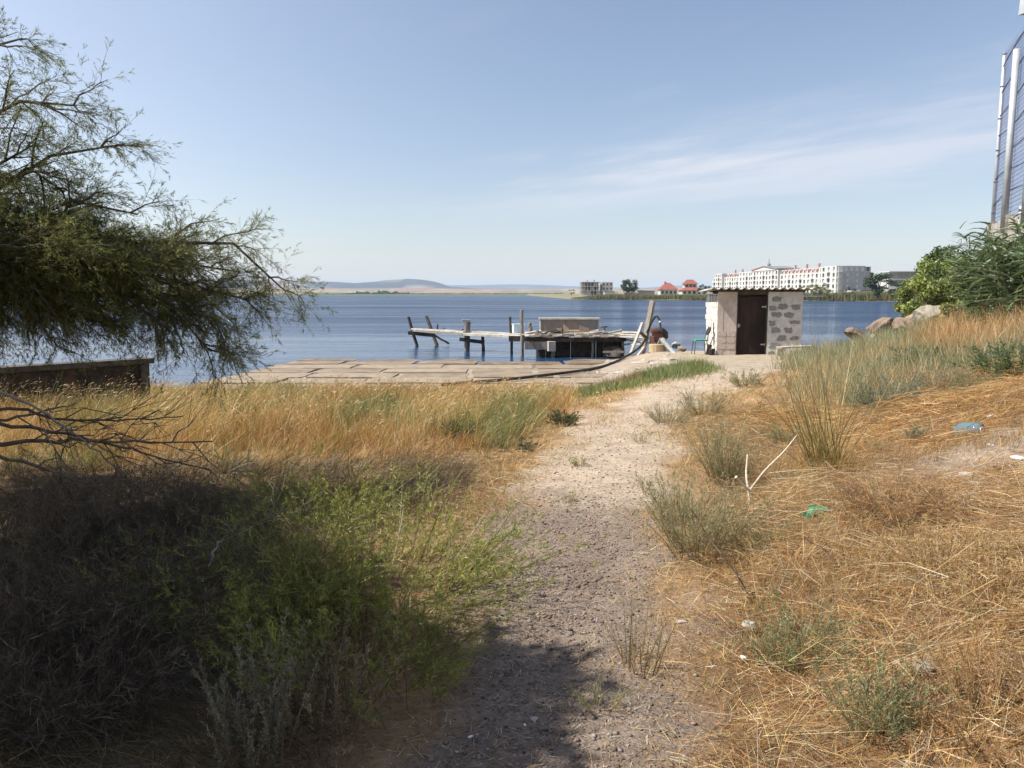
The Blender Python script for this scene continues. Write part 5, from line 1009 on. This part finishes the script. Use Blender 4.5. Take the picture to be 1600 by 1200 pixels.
# flattened straw, heaped on the right slope
def right_of(x, y, m=.15): return sstep(0, .35, x - pathc(y) - pathw(y) - m + (fbm(x * 1.4, y * 1.4, 95) - .5) * .8)
def straw(n_sh, per, x0, x1, y0, y1, dens, L0, L1, w, zmax, ang0, pal, align=.28):
    sxc, syc = scatter(n_sh, x0, x1, y0, y1, dens); k = len(sxc); an = ang0 + fbm(sxc * 1.1, syc * 1.1, 96) * 13.0 + rng.normal(0, .6, k); own = np.repeat(np.arange(k), per); n = len(own)
    a_ = an[own] + rng.normal(0, align, n); off = rng.normal(0, 1, (n, 2)) * np.array((.20, .10)); ca, sa = np.cos(an[own]), np.sin(an[own])
    x, y = sxc[own] + off[:, 0] * ca - off[:, 1] * sa, syc[own] + off[:, 0] * sa + off[:, 1] * ca
    b = base_at(x, y, 0); b[:, 2] += rng.uniform(0, 1, n) ** 1.5 * zmax * (.4 + 1.2 * fbm(x * 1.3, y * 1.3, 97))
    up = rng.normal(.12, .24, n); d = unit(np.stack([np.cos(a_), np.sin(a_), up], 1)); ln = rng.uniform(L0, L1, n)
    # follow the slope: aim at the ground height of the far end
    ex, ey = x + d[:, 0] * ln, y + d[:, 1] * ln; gz = H(ex, ey) - H(x, y); d = unit(np.stack([np.cos(a_) * 1., np.sin(a_) * 1., up + gz / ln], 1))
    bend = rng.normal(0, .10, (n, 3)) - np.stack([np.zeros(n), np.zeros(n), up * .9], 1)
    return strips(b, d, ln, w * rng.uniform(.6, 1.5, n), bend, 2, pick(n, pal) * (1 + rng.normal(0, .16, k))[own][:, None])
gnx = gpt(1278, 826)
SP = [(.58, .37, .13), (.52, .29, .09), (.66, .47, .21), (.44, .22, .07), (.38, .17, .055), (.74, .57, .31), (.30, .14, .05), (.50, .31, .11), (.42, .36, .26), (.70, .58, .38)]
dr_ = lambda x, y: right_of(x, y) * (1 - np.clip(1.9 * np.exp(-((x - 4.5) / .9) ** 2 - ((y - 7.0) / .85) ** 2), 0, 1)) * np.interp(y, [1.6, 6, 10, 13], [1, .85, .6, 0]) * (1 - np.exp(-((x - gnx[0]) / .16) ** 2 - ((y - gnx[1] + .1) / .22) ** 2))
S1 = straw(2200, 55, .5, 6.5, 1.7, 12, dr_, .05, .24, .0023, .11, .2, SP, .55)
S2 = straw(150, 40, 1.2, 5, 1.7, 6, dr_, .20, .48, .0024, .24, -.15, SP, .38)
S3 = straw(700, 36, .4, 4.2, 1.6, 5, dr_, .06, .22, .0024, .05, 1.2, SP, 1.2)
S4 = straw(320, 46, 3.2, 8, 7.2, 11, lambda x, y: right_of(x, y, .8) * .9, .18, .5, .0048, .16, .3, SP[:5], .5)
tx, ty = scatter(1500, .7, 6.5, 1.8, 10, lambda x, y: dr_(x, y) * sstep(.40, .62, fbm(x * 1.2 + 3, y * 1.2, 98))); own = np.repeat(np.arange(len(tx)), 22); n = len(own); x, y = tx[own] + rng.normal(0, .025, n), ty[own] + rng.normal(0, .025, n)
td = rng.normal(0, .45, (len(tx), 3)) * (1, 1, 0); S5 = strips(base_at(x, y), unit(np.array((0, 0, 1.)) + td[own] + rng.normal(0, .4, (n, 3)) * (1, 1, .1)), rng.uniform(.08, .30, n), .0026, td[own] * .5 + rng.normal(0, .3, (n, 3)) - (0, 0, .25), 3, pick(n, SP) * (1 + rng.normal(0, .22, len(tx)))[own][:, None])
dl_ = lambda x, y: sstep(.05, .4, pathc(y) - pathw(y) - x + (fbm(x * 1.6, y * 1.6, 99) - .5) * .9) * sstep(-1.6, -.9, x) * (.3 + fbm(x * 1.5, y * 1.5, 100))
S6 = straw(420, 40, -1.6, 1.3, 5.2, 11.5, dl_, .06, .22, .0034, .06, .8, SP + [(.36, .30, .12)], .9)
tx, ty = scatter(700, -1.5, 1.3, 5.2, 11, dl_); own = np.repeat(np.arange(len(tx)), 18); n = len(own); x, y = tx[own] + rng.normal(0, .025, n), ty[own] + rng.normal(0, .025, n)
S7 = strips(base_at(x, y), updir(n, .5, (.1, 0, 0)), rng.uniform(.06, .24, n), .0034, rng.normal(0, .3, (n, 3)) - (0, 0, .2), 3, pick(n, SP[:6] + [(.30, .28, .09)]) * (1 + rng.normal(0, .2, len(tx)))[own][:, None])
kind(veg('flattened_straw', [S1, S2, S3, S4, S5, S6, S7], M_GRASS), 'stuff', 'matted golden straw lying beside the path and over the right slope', 'straw')
# fine upright brown grass among the straw
x, y = scatter(60000, .8, 5.5, 1.7, 9, lambda x, y: right_of(x, y, .2) * sstep(.42, .60, fbm(x * 1.6, y * 1.6, 101))); n = len(x)
kind(veg('brown_grass', strips(base_at(x, y), updir(n, .45, (.1, 0, 0)), rng.uniform(.08, .26, n), .0028, rng.normal(0, .3, (n, 3)), 2, pick(n, [(.48, .27, .11), (.40, .20, .08), (.55, .36, .17), (.30, .28, .13)])), M_GRASS), 'stuff', 'fine reddish brown grass standing in the straw', 'grass')
# grey-green and golden weeds on the far right slope
def den3(x, y):
    t = x - (.30 + .345 * y); return sstep(-.2, .6, t + (fbm(x * .9, y * .9, 111) - .5) * 1.6) * sstep(10.8, 12.2, y + (fbm(x, y, 112) - .5) * 2) * (1 - sstep(21.5, 23.5, y)) * (1 - sstep(11.5, 12.8, x)) * (.3 + fbm(x * .7, y * .7, 113))
x, y = scatter(105000, 3.2, 13, 9, 24, den3); n = len(x)
hh = rng.uniform(.18, .52, n) * (.5 + .8 * fbm(x * .8, y * .8, 114)); gz = sstep(.42, .60, fbm(x * .5, y * .5, 115))
pal = mixpal(n, [(.34, .35, .20), (.28, .31, .17), (.42, .38, .21), (.24, .26, .14)], [(.60, .43, .20), (.52, .36, .16), (.56, .34, .15)], .10 + .48 * gz)
kind(veg('slope_weeds', strips(base_at(x, y), updir(n, .30, (-.05, 0, 0)), hh, np.interp(y, [9, 14, 22], [.0055, .009, .013]), rng.normal(0, .2, (n, 3)), 2, pal), M_GRASS), 'stuff', 'grey-green and golden weeds covering the slope below the boulders', 'weeds')
# orange dry grass at the reed foot
x, y = scatter(16000, 7.5, 12, 12.5, 19, lambda x, y: sstep(0, .8, x - (.9 + .46 * y) + (fbm(x, y, 121) - .5))); n = len(x)
kind(veg('orange_dry_grass', strips(base_at(x, y), updir(n, .3), rng.uniform(.25, .7, n), .010, rng.normal(0, .2, (n, 3)), 2, pick(n, [(.58, .36, .15), (.66, .46, .22), (.48, .26, .10)])), M_GRASS), 'stuff', 'orange dry grass at the foot of the giant reeds', 'grass')
# low green ground cover in front of the pump and hut
def den4(x, y):
    u = (x - 1.3) / 3.9; yc = np.interp(x, [1.0, 2.5, 4, 5.4], [16.6, 17.0, 18.4, 20.2]); return sstep(0, .12, u) * (1 - sstep(.92, 1.05, u)) * np.exp(-((y - yc) / np.interp(x, [1, 5.5], [1.3, .8])) ** 2)
x, y = scatter(60000, 1, 6, 14.5, 21.5, den4); n = len(x); red = sstep(.55, .68, fbm(x * 1.2, y * 1.2, 131)) * .7
kind(veg('green_ground_cover', strips(base_at(x, y), updir(n, .5), rng.uniform(.06, .24, n) * (.5 + fbm(x * 1.5, y * 1.5, 132)), .014, rng.normal(0, .25, (n, 3)), 2, mixpal(n, [(.20, .25, .06), (.28, .31, .09), (.14, .19, .05), (.36, .34, .14)], [(.34, .16, .08), (.42, .24, .12)], red)), M_LEAF), 'stuff', 'low green and reddish ground cover in front of the pump', 'ground cover')
# tangled long grass in the tree's shade; palette darkened to deepen that shade
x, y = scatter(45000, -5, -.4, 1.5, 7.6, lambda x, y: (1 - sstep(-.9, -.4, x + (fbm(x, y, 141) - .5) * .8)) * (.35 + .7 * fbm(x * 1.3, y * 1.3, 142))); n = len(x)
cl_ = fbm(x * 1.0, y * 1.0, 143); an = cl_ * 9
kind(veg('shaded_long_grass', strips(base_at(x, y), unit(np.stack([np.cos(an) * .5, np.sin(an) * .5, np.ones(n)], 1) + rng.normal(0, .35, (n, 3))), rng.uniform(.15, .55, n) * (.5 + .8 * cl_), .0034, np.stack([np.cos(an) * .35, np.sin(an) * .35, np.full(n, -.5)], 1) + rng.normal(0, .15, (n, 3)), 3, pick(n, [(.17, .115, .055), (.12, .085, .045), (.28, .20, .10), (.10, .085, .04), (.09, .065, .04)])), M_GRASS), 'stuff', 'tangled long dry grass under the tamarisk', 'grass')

# ---- gravel of the path
n = 30000; y = 1.8 + rng.uniform(0, 1, n) ** 1.5 * 9.5; x = pathc(y) + rng.normal(0, .62, n) * (pathw(y) + .15)
k = rng.random(n) < (np.clip(pathmask(x, y) + .12, 0, 1)) * np.interp(y, [1.8, 5.5, 7, 11], [.9, .8, .22, .10]); x, y = x[k], y[k]; n = len(x)
sz = np.exp(rng.normal(math.log(.0042), .62, n)) * np.interp(y, [2, 6, 11], [1, 1.2, 1.5]); sz = np.clip(sz, .0025, .017)
ov = np.array([(1, 0, 0), (-1, 0, 0), (0, 1, 0), (0, -1, 0), (0, 0, 1), (0, 0, -1)], float); of = np.array([(0, 2, 4), (2, 1, 4), (1, 3, 4), (3, 0, 4), (2, 0, 5), (1, 2, 5), (3, 1, 5), (0, 3, 5)])
vv = ov[None] * sz[:, None, None] * rng.uniform(.6, 1.3, (n, 6, 1)); vv[:, :, 2] *= .45; ra = rng.uniform(0, 6.28, n); ca, sa = np.cos(ra)[:, None], np.sin(ra)[:, None]
vx = vv[:, :, 0] * ca - vv[:, :, 1] * sa; vy = vv[:, :, 0] * sa + vv[:, :, 1] * ca
vv = np.stack([vx + x[:, None], vy + y[:, None], vv[:, :, 2] + (H(x, y) + sz * .15)[:, None]], 2)
gcol = pick(n, [(.24, .18, .14), (.19, .145, .115), (.29, .23, .18), (.11, .09, .08), (.25, .16, .115), (.21, .16, .13), (.36, .31, .26)], [3, 3, 2, 2, 2, 3, .6], jit=.2)
M_GRAV = leaf_mat('gravel_stone', 0, .02, .6)
kind(raw_mesh('gravel', vv.reshape(-1, 3), ((np.arange(n) * 6)[:, None, None] + of[None]).reshape(-1, 3), 3, M_GRAV, None, np.repeat(gcol, 6, 0)), 'stuff', 'loose brown grey gravel on the path', 'gravel')
# pale shell and straw bits
n = 9000; y = 1.8 + rng.uniform(0, 1, n) ** 1.4 * 9; x = pathc(y) + rng.normal(.2, .9, n) * (pathw(y) + .3); b = base_at(x, y, .004); a_ = rng.uniform(0, 6.28, n)
kind(veg('path_litter', strips(b, np.stack([np.cos(a_), np.sin(a_), rng.normal(.05, .08, n)], 1), rng.uniform(.01, .07, n), .0028, np.zeros((n, 3)), 1, pick(n, [(.60, .50, .34), (.5, .36, .2), (.7, .65, .56), (.2, .15, .1)]), np.tile((0, 0, 1.), (n, 1)) * 0 + unit(np.stack([-np.sin(a_), np.cos(a_), np.zeros(n)], 1))), M_GRASS), 'stuff', 'bits of straw and shell strewn on the path', 'litter')

# ------------------------------------------------------------------ single small things
M_BONE = pmat('bleached_stick', (.55, .47, .36), (.74, .66, .53), 12, .8, .3); M_TWIG = pmat('dead_twig', (.10, .075, .055), (.22, .17, .13), 9, .9, .3); M_TWIGP = pmat('grey_twig', (.28, .24, .20), (.42, .37, .32), 9, .9, .3)
def stick(px, pts, r, nm, mat, par, lift=.03):
    P_ = [gpt(a_, b_) + (0, 0, l_) for a_, b_, l_ in pts]; return MB().tube(spline(P_, 4), np.linspace(r, r * .45, 4 * (len(P_) - 1) + 1), 6).obj(nm, mat, par)
fs_ = thing('forked_stick', 'bleached forked stick standing out of the straw', 'stick', gpt(1172, 800))
b = gpt(1172, 800); Yb = b[1]
for pts, r in (([(1172, 798), (1170, 770), (1166, 742), (1168, 710)], .011), ([(1150, 745), (1175, 770), (1215, 796), (1250, 806)], .012), ([(1172, 765), (1195, 735), (1225, 705), (1245, 680)], .007)):
    P_ = [at(u, v, Yb + .05 * i) for i, (u, v) in enumerate(pts)]; MB().tube(spline(P_, 5), np.linspace(r, r * .5, 5 * (len(P_) - 1) + 1), 7).obj('branch', M_BONE, fs_)
ls = gpt(1205, 806); tag(MB().tube(spline([gpt(1172, 800) + (0, 0, .02), gpt(1200, 806) + (0, 0, .03), gpt(1232, 806) + (0, 0, .02)], 5), .016, 7).obj('driftwood_stick', M_BONE), 'thick bleached stick lying at the foot of the forked one', 'stick')
tag(MB().tube([gpt(1152, 822) + (0, 0, .02), gpt(1198, 826) + (0, 0, .02)], .012, 6).obj('driftwood_stick', M_TWIGP), 'grey stick lying in the straw left of the green net', 'stick')
# green net scrap
gc = gpt(1278, 826) + (0, 0, .05); M_NET = pmat('green_net', (.01, .20, .10), (.03, .34, .19), 40, .6, .3)
mb = MB()
for k in range(16):
    P_ = [gc + rng.normal(0, 1, 3) * (.055, .045, .018) + (0, 0, .045) for _ in range(5)]; mb.tube(spline(P_, 4), .0045, 4)
mb.tube([gc + (-.09, -.02, .02), gc + (-.04, 0, .06), gc + (.04, 0, .065), gc + (.10, .02, .03)], [.012, .04, .036, .01], 8)
tag(mb.obj('green_net', M_NET), 'crumpled green net scrap lying in the straw', 'net')
# clear blue plastic bottle
pc = gpt(1515, 684) + (0, 0, .07); m, N, L, P = node_mat('pale_blue_plastic_clear'); P.inputs['Base Color'].default_value = (.32, .60, .78, 1); P.inputs['Roughness'].default_value = .12; P.inputs['Transmission Weight'].default_value = .75; P.inputs['IOR'].default_value = 1.25
jb = thing('plastic_jar', 'pale blue clear plastic jar lying on the bare patch', 'jar', pc); ax_ = np.array((.55, -.8, .12)); ax_ = unit(ax_)
MB().tube([pc + ax_ * t_ for t_ in (.11, .105, .06, -.04, -.10, -.13, -.15)], [.045, .078, .082, .082, .07, .04, .035], 16).obj('body', m, jb, True); MB().tube([pc + ax_ * t_ for t_ in (.110, .116)], [.05, .03], 12).obj('base_ring', M_STEEL, jb, True)
# litter scraps
M_PAPER = pmat('white_scrap', (.62, .62, .62), (.78, .78, .77), 10, .7, .5); M_CHIP = pmat('grey_wood_chip', (.26, .24, .22), (.42, .40, .37), 14, .9, .5)
def scrap(px, py, w, h, m, nm, lb, ct, tilt=.25, th2=.004):
    c = gpt(px, py) + (0, 0, .035 + th2); n = 9; pts = []
    e1 = unit(np.array((1, random.uniform(-.5, .5), random.uniform(-tilt, tilt)))); e2 = unit(np.cross(np.array((0, 0, 1.)), e1) + (0, 0, tilt * random.uniform(.3, 1)))
    for k in range(n): a_ = 2 * math.pi * k / n; r = random.uniform(.65, 1.1); pts.append(c + e1 * (w / 2 * r * math.cos(a_)) + e2 * (h / 2 * r * math.sin(a_)))
    tag(MB().prism(pts, np.array((0, 0, th2))).obj(nm, m), lb, ct)
for px, py, w, h, m, lb in ((1552, 656, .16, .10, M_PAPER, 'white crumpled plastic scrap beyond the clear jar'), (1590, 722, .14, .12, M_PAPER, 'white plastic scrap at the right edge of the bare patch'), (1548, 702, .08, .05, M_PAPER, 'small white scrap in the middle of the bare patch'), (1568, 690, .10, .06, M_BLACK, 'black plastic shard on the bare patch'), (1558, 738, .12, .06, M_BLACK, 'black flat shard low on the bare patch'), (1508, 748, .14, .08, M_STONE, 'grey crumpled film at the straw edge of the bare patch'), (1590, 668, .12, .05, M_BLACK, 'dark rag at the right edge beyond the white scraps'),
                             (1343, 884, .10, .04, M_CHIP, 'grey wood chip lying on the straw'), (1362, 886, .05, .03, M_BLACK, 'dark chip beside the grey wood chip'), (936, 616, .14, .10, M_PAPER, 'white paper scrap at the tip of the dry grass'), (735, 1167, .022, .007, M_PAPER, 'white cigarette end on the shaded path'), (820, 1148, .014, .01, M_PAPER, 'tiny white chip on the path near the shade'), (1160, 1040, .03, .02, M_PAPER, 'tiny pale shell at the edge of the straw')):
    scrap(px, py, w, h, m, 'litter_scrap', lb, 'litter')
for px, py, s, m, lb in ((1065, 975, .032, M_STONE, 'pale stone on the right side of the path'), (1147, 943, .05, M_STONE2, 'pinkish flat stone at the foot of the dark thistle'), (1170, 980, .045, M_STONE, 'whitish stone by the grey-green sage plant'), (835, 1127, .022, M_STONE, 'grey pebble in the shade on the path'), (1440, 1045, .06, M_WGREY, 'broken grey stump end showing in the straw hollow')):
    q = gpt(px, py); tag(rock('path_stone', q + (0, 0, s * .25), (s, s * .8, s * .55), m, int(px)), lb, 'stone')
# dead thistle stalks
for px, py, tx, ty, lb in ((1180, 950, 1075, 790, 'long thin dark stalk leaning left over the path edge'), (1160, 935, 1140, 850, 'dark dead thistle stalk with grey leaves near the sage plant'), (1330, 905, 1255, 838, 'dark stalk leaning left in the straw'), (1238, 930, 1222, 895, 'short dark stalk by the sage plant')):
    b = gpt(px, py); e = at(tx, ty, b[1] + .05); t_ = thing('dead_stalk', lb, 'stalk', b); P_ = limb(b, e, .02, 7, .15); MB().tube(P_, np.linspace(.005, .002, 7), 5).obj('stem', M_TWIG, t_)
    n = 26; tt_ = rng.uniform(.1, 1, n); pos = P_[(tt_ * 6).astype(int).clip(0, 6)]; veg('leaves', strips(pos, rvec(n), rng.uniform(.01, .03, n), .005, np.zeros((n, 3)), 2, pick(n, [(.16, .18, .11), (.22, .17, .10)])), M_LEAF, t_)
# fallen bare branches at the lower left
DB = [([(-60, 640), (30, 640), (100, 655), (200, 656), (290, 650)], 5.0, .014, 'dead branch running flat above the others at left'), ([(-40, 655), (60, 672), (160, 690), (240, 712), (330, 735)], 4.8, .014, 'dead branch sloping down to the right across the tangle'), ([(-40, 700), (70, 688), (180, 690), (330, 690)], 4.6, .017, 'thick dark dead branch lying level in the tangle'),
      ([(-30, 600), (60, 640), (130, 690), (190, 735), (250, 790)], 4.4, .010, 'grey dead branch crossing the tangle diagonally'), ([(-20, 710), (60, 730), (140, 760), (210, 800)], 4.2, .012, 'dead branch low in the tangle'), ([(70, 670), (92, 720), (95, 760)], 4.5, .006, 'pale curved twig hanging in the tangle'), ([(330, 880), (345, 845), (380, 830), (430, 805)], 3.9, .007, 'pale bare twig curving up beside the green bush'), ([(-30, 660), (60, 645), (120, 630)], 4.9, .012, 'dark dead branch rising toward the low wall')]
for pts, Yk, r, lb in DB:
    P_ = spline([at(u, v, Yk + .25 * i) for i, (u, v) in enumerate(pts)], 5); n = len(P_); t_ = thing('dead_branch', lb, 'branch', P_[0] * (1, 1, 0), 'fallen branches under the tamarisk'); MB().tube(P_ + rng.normal(0, .008, P_.shape), np.linspace(r, r * .3, n), 6).obj('main_stem', M_TWIGP if r < .011 else M_TWIG, t_)
    mb = MB()
    for k in range(9 if n > 12 else 3):
        i = random.randrange(n // 4, n - 1); d = unit(P_[min(i + 1, n - 1)] - P_[i - 1]); e = P_[i] + unit(d * .8 + rvec(1)[0] * .6) * random.uniform(.2, .6); Q = limb(P_[i], e, random.uniform(-.05, .06), 5, .3); mb.tube(Q, np.linspace(.005, .0015, 5), 4)
        for _ in range(2): e2 = Q[3] + unit(unit(e - P_[i]) * .7 + rvec(1)[0] * .7) * random.uniform(.1, .25); mb.tube([Q[2], (Q[2] + e2) / 2 + rng.normal(0, .01, 3), e2], [.003, .002, .001], 4)
    mb.obj('twigs', M_TWIG, t_)['kind'] = 'stuff'
